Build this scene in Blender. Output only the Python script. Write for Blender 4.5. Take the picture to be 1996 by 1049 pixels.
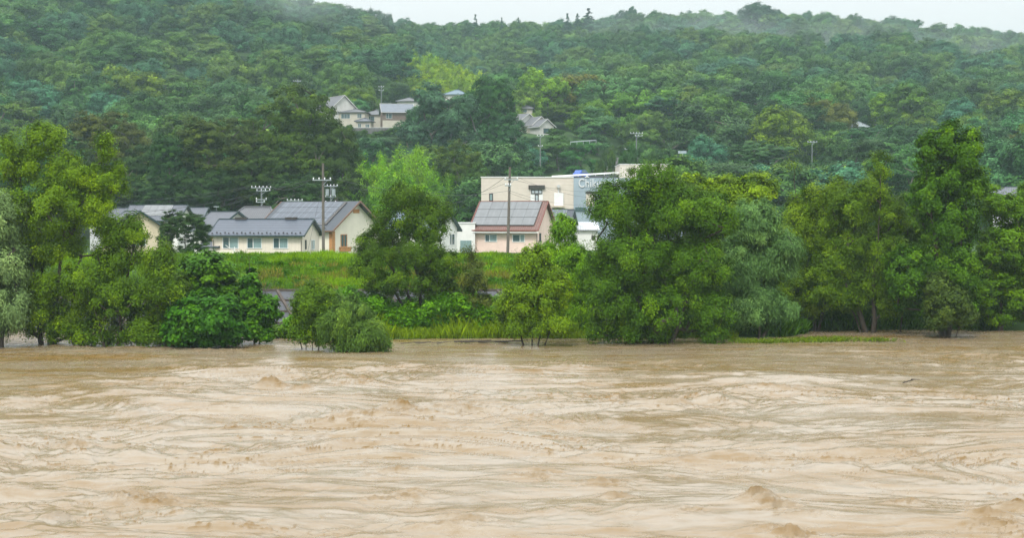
import bpy, math, random
import numpy as np
from mathutils import Vector, Matrix
R = math.radians
random.seed(7)
rng = np.random.default_rng(11)
SC = bpy.context.scene
for o in list(bpy.data.objects): bpy.data.objects.remove(o)
COL = SC.collection

# ------------------------------------------------------------------ camera, world, sun, exposure
F = 2772.2; CX, CY, HY = 998.0, 524.5, 424.0
CAMZ = 8.0
PIT = math.atan((CY - HY) / F)
cam = bpy.data.objects.new('camera', bpy.data.cameras.new('camera'))
COL.objects.link(cam); SC.camera = cam
cam.data.sensor_width = 36.0; cam.data.lens = 50.0
cam.data.clip_start = 0.5; cam.data.clip_end = 6000
cam.location = (0, 0, CAMZ); cam.rotation_euler = (R(90) - PIT, 0, 0)

W = bpy.data.worlds.new('World'); SC.world = W; W.use_nodes = True
nt = W.node_tree; nt.nodes.clear()
out = nt.nodes.new('ShaderNodeOutputWorld'); bg = nt.nodes.new('ShaderNodeBackground')
sky = nt.nodes.new('ShaderNodeTexSky'); sky.sky_type = 'NISHITA'; sky.sun_disc = False
SUN_EL, SUN_ROT = R(52), R(200)
sky.sun_elevation = SUN_EL; sky.sun_rotation = SUN_ROT
sky.air_density = 1.5; sky.dust_density = 4.0; sky.ozone_density = 1.5
# overcast: an even grey cloud layer, brighter overhead, with a little of the clear sky's colour left
tc = nt.nodes.new('ShaderNodeTexCoord'); sep = nt.nodes.new('ShaderNodeSeparateXYZ')
nt.links.new(tc.outputs['Generated'], sep.inputs[0])
mr = nt.nodes.new('ShaderNodeMapRange'); mr.inputs['From Min'].default_value = 0.0; mr.inputs['From Max'].default_value = .75
mr.inputs['To Min'].default_value = 4.3; mr.inputs['To Max'].default_value = 21.0
nt.links.new(sep.outputs[2], mr.inputs['Value'])
cl = nt.nodes.new('ShaderNodeMix'); cl.data_type = 'RGBA'; cl.blend_type = 'MULTIPLY'; cl.inputs[0].default_value = 1.0
cl.inputs[6].default_value = (0.97, 0.98, 1.0, 1)
nt.links.new(mr.outputs[0], cl.inputs[7])
mx = nt.nodes.new('ShaderNodeMix'); mx.data_type = 'RGBA'; mx.inputs[0].default_value = 0.90
nt.links.new(sky.outputs[0], mx.inputs[6]); nt.links.new(cl.outputs[2], mx.inputs[7])
nt.links.new(mx.outputs[2], bg.inputs['Color']); bg.inputs['Strength'].default_value = 0.085
nt.links.new(bg.outputs[0], out.inputs['Surface'])

sd = bpy.data.lights.new('sun', 'SUN'); sd.energy = 1.5; sd.angle = R(12); sd.color = (1.0, 0.97, 0.92)
sun = bpy.data.objects.new('sun', sd); COL.objects.link(sun)
az = SUN_ROT
dirv = Vector((math.sin(az) * math.cos(SUN_EL), math.cos(az) * math.cos(SUN_EL), math.sin(SUN_EL)))
sun.rotation_euler = dirv.to_track_quat('Z', 'Y').to_euler()
SC.view_settings.view_transform = 'Standard'; SC.view_settings.look = 'None'
SC.view_settings.exposure = 0.65; SC.view_settings.gamma = 1.0
SC.render.resolution_x = 1024; SC.render.resolution_y = 539
SC.render.engine = 'CYCLES'
SC.cycles.volume_bounces = 1; SC.cycles.max_bounces = 6; SC.cycles.diffuse_bounces = 3; SC.cycles.transmission_bounces = 3
SC.cycles.sample_clamp_indirect = 6

def P(px, py, d):
    r = (px - CX) / F; u = (CY - py) / F
    v = Vector((r, math.cos(PIT) + u * math.sin(PIT), -math.sin(PIT) + u * math.cos(PIT)))
    v *= d / v.y
    return Vector((v.x, v.y, v.z + CAMZ))
def PXX(px, d): return P(px, HY, d).x
def to_px(x, y, z):
    c, s = math.cos(PIT), math.sin(PIT)
    dz = z - CAMZ
    fw = y * c - dz * s; up = y * s + dz * c
    return CX + F * x / fw, CY - F * up / fw

# ------------------------------------------------------------------ object helpers
def tag(o, label=None, cat=None, group=None, kind=None):
    if label: o['label'] = label
    if cat: o['category'] = cat
    if group: o['group'] = group
    if kind: o['kind'] = kind
    return o
def link(name, me, mat=None, parent=None):
    o = bpy.data.objects.new(name, me); COL.objects.link(o)
    if mat is not None and me is not None: me.materials.append(mat)
    if parent is not None: o.parent = parent
    return o
def empty(name, loc=(0, 0, 0), rz=0):
    o = bpy.data.objects.new(name, None); COL.objects.link(o); o.location = loc; o.rotation_euler = (0, 0, rz)
    o.empty_display_size = 0.5
    return o
def np_mesh(name, V, Fq, attrs=None, smooth=False):
    """V (n,3), Fq (m,k) polygons, attrs = {name: face array}"""
    me = bpy.data.meshes.new(name)
    V = np.asarray(V, dtype=np.float32); Fq = np.asarray(Fq, dtype=np.int32)
    n, (m, k) = len(V), Fq.shape
    me.vertices.add(n); me.vertices.foreach_set('co', V.ravel())
    me.loops.add(m * k); me.loops.foreach_set('vertex_index', Fq.ravel())
    me.polygons.add(m)
    me.polygons.foreach_set('loop_start', np.arange(0, m * k, k, dtype=np.int32))
    if smooth: me.polygons.foreach_set('use_smooth', np.ones(m, dtype=bool))
    me.update(calc_edges=True)
    for kk, a in (attrs or {}).items():
        dom = 'FACE' if len(a) == m else 'POINT'
        at = me.attributes.new(kk, 'FLOAT', dom); at.data.foreach_set('value', np.asarray(a, dtype=np.float32))
    return me
class MB:
    def __init__(s): s.v = []; s.f = []
    def add(s, vs, fs):
        b = len(s.v); s.v += [tuple(v) for v in vs]; s.f += [tuple(i + b for i in f) for f in fs]; return s
    def box(s, x0, x1, y0, y1, z0, z1):
        vs = [(x0,y0,z0),(x1,y0,z0),(x1,y1,z0),(x0,y1,z0),(x0,y0,z1),(x1,y0,z1),(x1,y1,z1),(x0,y1,z1)]
        return s.add(vs, [(0,3,2,1),(4,5,6,7),(0,1,5,4),(1,2,6,5),(2,3,7,6),(3,0,4,7)])
    def hexa(s, b, t):
        return s.add(list(b) + list(t), [(0,3,2,1),(4,5,6,7),(0,1,5,4),(1,2,6,5),(2,3,7,6),(3,0,4,7)])
    def bar(s, a, b, w, h=None):
        h = h or w; a = Vector(a); b = Vector(b); d = (b - a).normalized()
        up = Vector((0, 0, 1)) if abs(d.z) < .95 else Vector((0, 1, 0))
        sx = d.cross(up).normalized(); sz = sx.cross(d).normalized()
        q = [(-.5, -.5), (.5, -.5), (.5, .5), (-.5, .5)]
        return s.hexa([a + sx * w * i + sz * h * j for i, j in q][::-1], [b + sx * w * i + sz * h * j for i, j in q][::-1])
    def cyl(s, a, b, r0, r1=None, n=8, cap=True):
        r1 = r0 if r1 is None else r1; a = Vector(a); b = Vector(b); d = (b - a).normalized()
        up = Vector((0, 0, 1)) if abs(d.z) < .95 else Vector((0, 1, 0))
        sx = d.cross(up).normalized(); sy = sx.cross(d)
        vs = []
        for c, r in ((a, r0), (b, r1)):
            for k in range(n):
                t = 2 * math.pi * k / n; vs.append(c + (sx * math.cos(t) + sy * math.sin(t)) * r)
        fs = [(k, (k + 1) % n, n + (k + 1) % n, n + k) for k in range(n)]
        if cap: fs += [tuple(range(n - 1, -1, -1)), tuple(range(n, 2 * n))]
        return s.add(vs, fs)
    def build(s, name, mat, parent=None):
        me = bpy.data.meshes.new(name); me.from_pydata(s.v, [], s.f); me.update()
        return link(name, me, mat, parent)

# ------------------------------------------------------------------ materials
def nmat(name):
    m = bpy.data.materials.new(name); m.use_nodes = True
    return m, m.node_tree, m.node_tree.nodes['Principled BSDF']
def N(t, ty, **kw):
    n = t.nodes.new(ty)
    for k, v in kw.items(): setattr(n, k, v)
    return n
def surf(name, col, rough=.7, var=.15, scale=2.0, spec=.4, streak=None, metal=0, bump=0):
    m, t, b = nmat(name)
    tcn = N(t, 'ShaderNodeTexCoord'); mp = N(t, 'ShaderNodeMapping')
    if streak: mp.inputs['Scale'].default_value = streak
    t.links.new(tcn.outputs['Object'], mp.inputs[0])
    no = N(t, 'ShaderNodeTexNoise'); no.inputs['Scale'].default_value = scale; no.inputs['Detail'].default_value = 6
    no.inputs['Roughness'].default_value = .65
    t.links.new(mp.outputs[0], no.inputs['Vector'])
    cr = N(t, 'ShaderNodeMapRange'); cr.inputs['From Min'].default_value = .3; cr.inputs['From Max'].default_value = .7
    cr.inputs['To Min'].default_value = 1 - var; cr.inputs['To Max'].default_value = 1 + var
    t.links.new(no.outputs[0], cr.inputs[0])
    mu = N(t, 'ShaderNodeMix', data_type='RGBA', blend_type='MULTIPLY'); mu.inputs[0].default_value = 1
    mu.inputs[6].default_value = (*col, 1); t.links.new(cr.outputs[0], mu.inputs[7])
    t.links.new(mu.outputs[2], b.inputs['Base Color'])
    b.inputs['Roughness'].default_value = rough; b.inputs['Metallic'].default_value = metal
    b.inputs['Specular IOR Level'].default_value = spec
    if bump:
        bp = N(t, 'ShaderNodeBump'); bp.inputs['Strength'].default_value = bump; bp.inputs['Distance'].default_value = .05
        t.links.new(no.outputs[0], bp.inputs['Height']); t.links.new(bp.outputs[0], b.inputs['Normal'])
    return m
def ribbed(name, col, axis, period, depth=.3, rough=.5, dark=.75, var=.1):
    """surface with regular seams or tile rows along one object axis, both as relief and as grooves"""
    m = surf(name, col, rough, var, 1.5)
    t = m.node_tree; b = t.nodes['Principled BSDF']
    tcn = N(t, 'ShaderNodeTexCoord'); sp = N(t, 'ShaderNodeSeparateXYZ'); t.links.new(tcn.outputs['Object'], sp.inputs[0])
    mo = N(t, 'ShaderNodeMath', operation='PINGPONG'); mo.inputs[1].default_value = period / 2
    t.links.new(sp.outputs[axis], mo.inputs[0])
    lt = N(t, 'ShaderNodeMapRange'); lt.inputs['From Max'].default_value = period * .16
    lt.inputs['To Min'].default_value = 0; lt.inputs['To Max'].default_value = 1
    t.links.new(mo.outputs[0], lt.inputs[0])
    bp = N(t, 'ShaderNodeBump'); bp.inputs['Strength'].default_value = depth; bp.inputs['Distance'].default_value = .06
    t.links.new(lt.outputs[0], bp.inputs['Height']); t.links.new(bp.outputs[0], b.inputs['Normal'])
    base = b.inputs['Base Color'].links[0].from_socket
    mu = N(t, 'ShaderNodeMix', data_type='RGBA', blend_type='MIX')
    mk = N(t, 'ShaderNodeMix', data_type='RGBA', blend_type='MULTIPLY'); mk.inputs[0].default_value = 1
    mk.inputs[7].default_value = (dark, dark, dark, 1); t.links.new(base, mk.inputs[6])
    t.links.new(lt.outputs[0], mu.inputs[0]); t.links.new(mk.outputs[2], mu.inputs[6]); t.links.new(base, mu.inputs[7])
    t.links.new(mu.outputs[2], b.inputs['Base Color'])
    return m
def leaf_material():
    """one leaf material: each plant's own leaf colour is its object colour; single leaves and sprays differ a little"""
    m, t, b = nmat('leaves')
    oi = N(t, 'ShaderNodeObjectInfo')
    a = N(t, 'ShaderNodeAttribute', attribute_name='leaf'); ac = N(t, 'ShaderNodeAttribute', attribute_name='spray')
    hs = N(t, 'ShaderNodeHueSaturation'); hs.inputs['Saturation'].default_value = 1.2; t.links.new(oi.outputs['Color'], hs.inputs['Color'])
    # per plant hue drift
    h1 = N(t, 'ShaderNodeMapRange'); h1.inputs['To Min'].default_value = .483; h1.inputs['To Max'].default_value = .517
    t.links.new(oi.outputs['Random'], h1.inputs[0])
    h2 = N(t, 'ShaderNodeMath', operation='MULTIPLY_ADD'); h2.inputs[1].default_value = -.022; t.links.new(ac.outputs['Fac'], h2.inputs[0]); t.links.new(h1.outputs[0], h2.inputs[2])
    t.links.new(h2.outputs[0], hs.inputs['Hue'])
    v1 = N(t, 'ShaderNodeMapRange'); v1.inputs['To Min'].default_value = .72; v1.inputs['To Max'].default_value = 1.26
    t.links.new(a.outputs['Fac'], v1.inputs[0])
    v2 = N(t, 'ShaderNodeMapRange'); v2.inputs['To Min'].default_value = .7; v2.inputs['To Max'].default_value = 1.65
    t.links.new(ac.outputs['Fac'], v2.inputs[0])
    mu = N(t, 'ShaderNodeMath', operation='MULTIPLY'); t.links.new(v1.outputs[0], mu.inputs[0]); t.links.new(v2.outputs[0], mu.inputs[1])
    t.links.new(mu.outputs[0], hs.inputs['Value'])
    t.links.new(hs.outputs[0], b.inputs['Base Color'])
    b.inputs['Roughness'].default_value = .55; b.inputs['Specular IOR Level'].default_value = .12
    tr = N(t, 'ShaderNodeBsdfTranslucent'); t.links.new(hs.outputs[0], tr.inputs['Color'])
    ms = N(t, 'ShaderNodeMixShader'); ms.inputs[0].default_value = .2
    t.links.new(b.outputs[0], ms.inputs[1]); t.links.new(tr.outputs[0], ms.inputs[2])
    t.links.new(ms.outputs[0], t.nodes['Material Output'].inputs['Surface'])
    return m
M_LEAF = leaf_material()
M_BARK = surf('wet_bark', (.045, .035, .026), .75, .4, 6, streak=(4, 4, .6), bump=.5)
M_BARK2 = surf('grey_bark', (.09, .08, .065), .8, .4, 4, streak=(4, 4, .6))

# ------------------------------------------------------------------ terrain
# apparent height of the ground (in photo rows) used only to derive real elevations by distance
D_ROWS = [235, 270, 310, 340, 385, 430, 500, 600, 700, 800, 950, 1300]
T_COL = {
 -900: [477, 440, 395, 360, 300, 235, 140, 20, -60, -90, -60, 60],
 0:    [477, 440, 395, 358, 300, 235, 140, 25, -45, -80, -60, 60],
 300:  [477, 440, 390, 350, 290, 235, 160, 60, -10, -30, -20, 80],
 480:  [477, 445, 395, 350, 290, 240, 175, 85, 35, 20, 30, 110],
 560:  [477, 450, 400, 350, 275, 240, 185, 100, 58, 60, 70, 130],
 620:  [477, 452, 402, 350, 257, 240, 190, 112, 68, 75, 90, 140],
 700:  [477, 452, 405, 350, 257, 240, 195, 125, 82, 88, 105, 150],
 800:  [477, 455, 408, 350, 257, 240, 200, 152, 150, 100, 100, 150],
 900:  [477, 458, 410, 355, 258, 242, 200, 192, 175, 100, 100, 150],
 960:  [477, 458, 412, 358, 260, 244, 218, 205, 165, 100, 100, 150],
 1070: [477, 458, 412, 360, 265, 250, 232, 190, 140, 95, 96, 150],
 1250: [477, 458, 405, 350, 300, 265, 225, 170, 125, 85, 92, 150],
 1450: [477, 455, 395, 355, 305, 270, 225, 168, 120, 76, 84, 150],
 1700: [477, 450, 390, 352, 305, 270, 228, 170, 125, 86, 92, 150],
 1850: [477, 450, 390, 352, 308, 274, 235, 180, 138, 108, 110, 160],
 2000: [477, 450, 390, 352, 308, 275, 238, 188, 148, 122, 122, 165],
 2900: [477, 450, 390, 352, 308, 275, 240, 190, 150, 130, 130, 170],
}
COLP = np.array(sorted(T_COL)); COLT = np.array([T_COL[c] for c in COLP], float)
DR = np.array(D_ROWS, float)
def hill_y(px, d):
    px = np.clip(px, COLP[0], COLP[-1]); d = np.clip(d, DR[0], DR[-1])
    i = np.clip(np.searchsorted(COLP, px, side='right') - 1, 0, len(COLP) - 2)
    j = np.clip(np.searchsorted(DR, d, side='right') - 1, 0, len(DR) - 2)
    a = (px - COLP[i]) / (COLP[i + 1] - COLP[i]); b = (d - DR[j]) / (DR[j + 1] - DR[j])
    a = a * a * (3 - 2 * a)
    return (COLT[i, j] * (1 - a) + COLT[i + 1, j] * a) * (1 - b) + (COLT[i, j + 1] * (1 - a) + COLT[i + 1, j + 1] * a) * b
RIV_Y = np.array([-400, 60, 88, 93, 96, 99, 101.5, 106, 108, 110, 112, 114, 116, 119, 122, 128, 140, 235])
RIV_Z = np.array([-2.5, -2.5, -1.2, -.7, -.6, -.55, -.5, 2.35, 2.7, 3.35, 3.95, 4.42, 4.6, 4.62, 4.5, 3.4, 3.1, 3.4])
def terrain(x, y):
    x = np.asarray(x, float); y = np.asarray(y, float)
    px = CX + F * x / np.maximum(y, 1)
    lo = np.interp(y, RIV_Y, RIV_Z)
    # raised berm of silt and weeds at the foot of the bank
    bm = np.clip((px - 520) / 70, 0, 1) * np.clip((1640 - px) / 150, 0, 1)
    bz = np.interp(y, [92.5, 95.5, 97.5, 100, 102.5, 104], [-.8, .1, .45, .7, .8, -.2])
    lo = np.where((y > 90) & (y < 104), np.maximum(lo, bz * bm + (1 - bm) * -.8), lo)
    dd = np.clip(y, 235, 1300)
    hi = CAMZ + (HY - hill_y(px, dd)) * dd / F
    und = 1.2 * np.sin(x * .045 + y * .03) * np.sin(y * .037 - x * .02) * np.clip((y - 250) / 80, 0, 1)
    und = und * (1 - np.exp(-((y - 388) / 30) ** 2))
    return np.where(y < 235, lo, hi + und)
def tz(x, y): return float(terrain(np.array([x]), np.array([y]))[0])

ys = np.concatenate([[-400, -100, 40, 80], np.arange(86, 130, .5), np.arange(130, 235, 5), np.arange(235, 560, 5), np.arange(560, 1300, 12), [1300, 1700, 2600, 4000]])
us = np.concatenate([np.linspace(-2.2, -.52, 14), np.linspace(-.5, .5, 170), np.linspace(.52, 2.2, 14)])
gy = np.repeat(ys, len(us)); gu = np.tile(us, len(ys))
gx = gu * np.maximum(gy, 110)
gz = terrain(gx, gy)
gz = np.where(gy > 1300, tz(0, 1300) * 0 + np.interp(gy, [1300, 4000], [60, 40]), gz)
gz[(gy >= 107) & (gy < 128)] += rng.normal(0, .04, ((gy >= 107) & (gy < 128)).sum())
nx = len(us); ii = np.arange(len(ys) - 1)[:, None] * nx + np.arange(nx - 1)[None, :]
ii = ii.ravel(); quads = np.stack([ii, ii + 1, ii + 1 + nx, ii + nx], 1)
m, t, b = nmat('hill_soil_and_undergrowth')
no = N(t, 'ShaderNodeTexNoise'); no.inputs['Scale'].default_value = .35; no.inputs['Detail'].default_value = 8
g = N(t, 'ShaderNodeNewGeometry'); t.links.new(g.outputs['Position'], no.inputs['Vector'])
cr = N(t, 'ShaderNodeValToRGB'); cr.color_ramp.elements[0].color = (.022, .05, .014, 1); cr.color_ramp.elements[1].color = (.045, .09, .02, 1)
cr.color_ramp.elements[0].position = .35; cr.color_ramp.elements[1].position = .65
t.links.new(no.outputs[0], cr.inputs[0]); t.links.new(cr.outputs[0], b.inputs['Base Color']); b.inputs['Roughness'].default_value = .9
b.inputs['Specular IOR Level'].default_value = .15
M_GROUND = m
tag(link('terrain', np_mesh('terrain', np.stack([gx, gy, gz], 1), quads, smooth=True), M_GROUND), kind='structure')

# ------------------------------------------------------------------ flooded river
def spectral(n, kx, ky, power, seed, kmin=1.5):
    r = np.random.default_rng(seed)
    w = r.normal(size=(n, n)); fw = np.fft.fft2(w)
    fy = np.fft.fftfreq(n)[:, None] * n / ky; fx = np.fft.fftfreq(n)[None, :] * n / kx
    k = np.sqrt(fx ** 2 + fy ** 2); k[0, 0] = 1
    f = np.where(k < kmin, 0, k ** -power); f[0, 0] = 0
    o = np.real(np.fft.ifft2(fw * f)); return (o - o.mean()) / o.std()
def samp(T, u, v):
    n = T.shape[0]; u = (u % 1) * n; v = (v % 1) * n
    i = np.floor(v).astype(int); j = np.floor(u).astype(int); a = u - j; b_ = v - i
    i0, j0, i1, j1 = i % n, j % n, (i + 1) % n, (j + 1) % n
    return (T[i0, j0] * (1 - a) + T[i0, j1] * a) * (1 - b_) + (T[i1, j0] * (1 - a) + T[i1, j1] * a) * b_
S1 = spectral(512, 1, 1.7, 2.4, 1, 3); S2 = spectral(1024, 1, 3.0, 2.25, 2, 6); S3 = spectral(512, 1, 1.4, 2.5, 3, 2)
def water_height(x, y):
    """gentle swells and stretched chop; brown lips where the turbulent patches break"""
    wx = x + 2.2 * samp(S3, x / 60, y / 60); wy = y + 1.3 * samp(S3, x / 47 + .3, y / 47 + .6)
    big = samp(S1, wx / 120, wy / 80); mid = samp(S1, wx / 27 + .4, wy / 20); sm = samp(S1, wx / 10 + .1, wy / 7.5 + .5)
    patch = np.clip(.5 + .55 * samp(S3, x / 95 + .5, y / 50 + .2), .28, 1.5)
    calm = np.interp(y, [20, 68, 80, 90, 130], [1, 1, .6, .3, .1])
    h = .10 * big + .040 * mid * (.5 + patch) + .021 * sm * (.3 + patch) + .030 * (1.2 - np.sqrt(samp(S2, wx / 25 + .3, wy / 23) ** 2 + .07)) * (.15 + patch) + .007 * samp(S2, wx / 11 + .8, wy / 9.5) * (.3 + patch)
    l1 = samp(S2, wx / 44 + .2, wy / 34); l2 = samp(S2, wx / 24 + .6, wy / 17 + .3); g1 = samp(S1, x / 33 + .7, y / 15); g2 = samp(S1, x / 19, y / 9 + .4)
    lip = np.clip(1 - np.abs(l1) * 7, 0, 1) * np.clip(g1 * 1.6 + .1, 0, 1.2) + np.clip(1 - np.abs(l2) * 5, 0, 1) * np.clip(g2 * 1.8 - .6, 0, 1.2)
    foam = lip * np.clip(patch * 1.5 - .25, 0, 1.1)
    h = h + .055 * foam
    return h * calm, foam * calm
WAVES = [ # px, py, height, width(px), skew of the crest
 (522, 748, .60, 20, .1), (545, 750, .45, 22, -.2), (585, 754, .34, 22, -.1), (1485, 982, .42, 34, .2), (1510, 990, .3, 40, -.4), (1550, 1008, .2, 60, -.5), (1515, 752, .32, 44, 0), (1580, 757, .2, 60, -.2),
 (720, 806, .30, 60, .35), (800, 802, .26, 60, 0), (660, 822, .22, 45, .5), (260, 975, .30, 80, .1), (300, 985, .2, 90, -.3), (450, 824, .26, 26, 0),
 (240, 750, .22, 60, .1), (330, 752, .2, 46, -.1), (1370, 832, .17, 24, .2), (1480, 828, .14, 30, .3), (1985, 985, .42, 30, 0), (1205, 968, .24, 34, -.1),
 (780, 912, .22, 60, 0), (1190, 938, .26, 70, .2), (1040, 920, .22, 50, .1), (900, 792, .26, 70, -.1), (130, 868, .2, 40, 0), (760, 970, .26, 60, .4),
 (1680, 695, .13, 20, -.3), (1780, 975, .24, 44, .2), (1340, 1000, .0, 40, 0), (900, 1020, .22, 80, 0), (1950, 1020, .3, 60, .1), (1560, 1040, .26, 70, 0), (1830, 765, .2, 60, .2), (1350, 785, .16, 60, 0)]
def bumps(x, y):
    h = np.zeros_like(x); fo = np.zeros_like(x)
    for px, py, a, w, sk in WAVES:
        q = P(px, py, 50); d = 50 * CAMZ / (CAMZ - q.z); cx = PXX(px, d); wm = w * d / F * 1.3
        t1 = samp(S1, x / 14 + px, y / 11); t2 = samp(S1, x / 6 + py / 7, y / 3.5)
        dx = (x - cx) / wm; dy = (y - d - sk * (x - cx) - .35 * t1 * wm * .5) / (wm * .34 + .2)
        near = (np.abs(dx) < 3.5) & (np.abs(dy) < 5)
        if not near.any(): continue
        dx, dy, t1, t2 = dx[near], dy[near], t1[near], t2[near]; t3 = samp(S2, x[near] / 5.5 + px, y[near] / 3.6)
        # steep broken face towards the viewer, long back
        e = np.exp(-dx ** 2) * np.where(dy < 0, np.exp(-np.abs(dy) * 1.5 - dy ** 2), np.exp(-dy ** 2 * .35))
        f = np.clip((e - .35) * 2.2, 0, 1) * np.clip(.6 + .5 * t2, 0, 1) * min(1, a * 2.2)
        h[near] += a * .56 * e * (1 + .2 * t1) + a * .16 * t2 * np.clip(e - .15, 0, 1) + (.05 + a * .12) * (.5 - np.abs(t3)) * np.clip(e - .2, 0, 1) - .15 * a * np.exp(-dx ** 2 * .6 - (dy + 1.9) ** 2)
        fo[near] = np.maximum(fo[near], f)
    return h, fo
dw = np.exp(np.linspace(math.log(14), math.log(132), 900)); uw = np.linspace(-.47, .47, 1300)
wy_ = np.repeat(dw, len(uw)); wx_ = np.tile(uw, len(dw)) * wy_
h1_, f1_ = water_height(wx_, wy_); h2_, f2_ = bumps(wx_, wy_)
V = np.stack([wx_, wy_, h1_ + h2_ - .1], 1)
n_ = len(uw); ii = (np.arange(len(dw) - 1)[:, None] * n_ + np.arange(n_ - 1)[None, :]).ravel()
Q = np.stack([ii, ii + 1, ii + 1 + n_, ii + n_], 1)
# coarse surroundings of the same sheet, so that the river reaches far up- and downstream
def coarse(x0, x1, y0, y1, nx_, ny_):
    X, Y = np.meshgrid(np.linspace(0, 1, nx_), np.linspace(y0, y1, ny_)); 
    X = x0(Y) + (x1(Y) - x0(Y)) * X; hh, ff = water_height(X.ravel(), Y.ravel())
    ii = (np.arange(ny_ - 1)[:, None] * nx_ + np.arange(nx_ - 1)[None, :]).ravel()
    return np.stack([X.ravel(), Y.ravel(), hh - .1], 1), np.stack([ii, ii + 1, ii + 1 + nx_, ii + nx_], 1), ff
fo_all = [f1_ + f2_]; VV = [V]; QQ = [Q]; base = len(V)
for a_ in (coarse(lambda Y: Y * 0 - 420, lambda Y: -.47 * Y, 14, 132, 300, 150), coarse(lambda Y: .47 * Y, lambda Y: Y * 0 + 420, 14, 132, 300, 150),
           coarse(lambda Y: Y * 0 - 420, lambda Y: Y * 0 + 420, -60, 14, 500, 60)):
    VV.append(a_[0]); QQ.append(a_[1] + base); fo_all.append(a_[2]); base += len(a_[0])
m, t, b = nmat('muddy_flood_water')
g = N(t, 'ShaderNodeNewGeometry'); at = N(t, 'ShaderNodeAttribute', attribute_name='foam')
mp = N(t, 'ShaderNodeMapping'); mp.inputs['Scale'].default_value = (.3, 1.6, 3); t.links.new(g.outputs['Position'], mp.inputs[0])
n1 = N(t, 'ShaderNodeTexNoise'); n1.inputs['Scale'].default_value = 1.5; n1.inputs['Detail'].default_value = 7; n1.inputs['Roughness'].default_value = .62; n1.inputs['Distortion'].default_value = 1.2
n2 = N(t, 'ShaderNodeTexNoise'); n2.inputs['Scale'].default_value = .16; n2.inputs['Detail'].default_value = 5; n2.inputs['Distortion'].default_value = 1.5
t.links.new(mp.outputs[0], n1.inputs['Vector']); t.links.new(mp.outputs[0], n2.inputs['Vector'])
c1 = N(t, 'ShaderNodeMix', data_type='RGBA'); c1.inputs[6].default_value = (.175, .110, .034, 1); c1.inputs[7].default_value = (.232, .186, .122, 1)  # sediment streaks; their contrast also paints in sky reflection varying with wave slope
mp2 = N(t, 'ShaderNodeMapping'); mp2.inputs['Scale'].default_value = (.5, 1.15, 3.5); t.links.new(g.outputs['Position'], mp2.inputs[0])
n3_ = N(t, 'ShaderNodeTexNoise'); n3_.inputs['Scale'].default_value = 1.0; n3_.inputs['Detail'].default_value = 7; n3_.inputs['Roughness'].default_value = .6; n3_.inputs['Distortion'].default_value = 1.4
t.links.new(mp2.outputs[0], n3_.inputs['Vector']); ad = N(t, 'ShaderNodeMath', operation='ADD'); t.links.new(n2.outputs[0], ad.inputs[0]); t.links.new(n3_.outputs[0], ad.inputs[1])
m9 = N(t, 'ShaderNodeMapRange'); m9.inputs['From Min'].default_value = .82; m9.inputs['From Max'].default_value = 1.14; t.links.new(ad.outputs[0], m9.inputs[0]); t.links.new(m9.outputs[0], c1.inputs[0])
c2 = N(t, 'ShaderNodeMix', data_type='RGBA'); c2.inputs[7].default_value = (.15, .084, .014, 1)
mf = N(t, 'ShaderNodeMath', operation='MULTIPLY'); mfr = N(t, 'ShaderNodeMapRange'); mfr.inputs['From Min'].default_value = .12; mfr.inputs['From Max'].default_value = .5
t.links.new(n1.outputs[0], mfr.inputs[0]); t.links.new(mfr.outputs[0], mf.inputs[0]); t.links.new(at.outputs['Fac'], mf.inputs[1]); mf.use_clamp = True
t.links.new(mf.outputs[0], c2.inputs[0]); t.links.new(c1.outputs[2], c2.inputs[6]); t.links.new(c2.outputs[2], b.inputs['Base Color'])
rr = N(t, 'ShaderNodeMapRange'); rr.inputs['To Min'].default_value = .25; rr.inputs['To Max'].default_value = .85
t.links.new(mf.outputs[0], rr.inputs[0]); t.links.new(rr.outputs[0], b.inputs['Roughness'])
b.inputs['IOR'].default_value = 1.62
bp = N(t, 'ShaderNodeBump'); bp.inputs['Strength'].default_value = .36; bp.inputs['Distance'].default_value = .08
t.links.new(n3_.outputs[0], bp.inputs['Height']); t.links.new(bp.outputs[0], b.inputs['Normal'])
M_WATER = m
tag(link('river_water', np_mesh('river_water', np.concatenate(VV), np.concatenate(QQ), {'foam': np.concatenate(fo_all)}, smooth=True), M_WATER), kind='structure')

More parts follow.
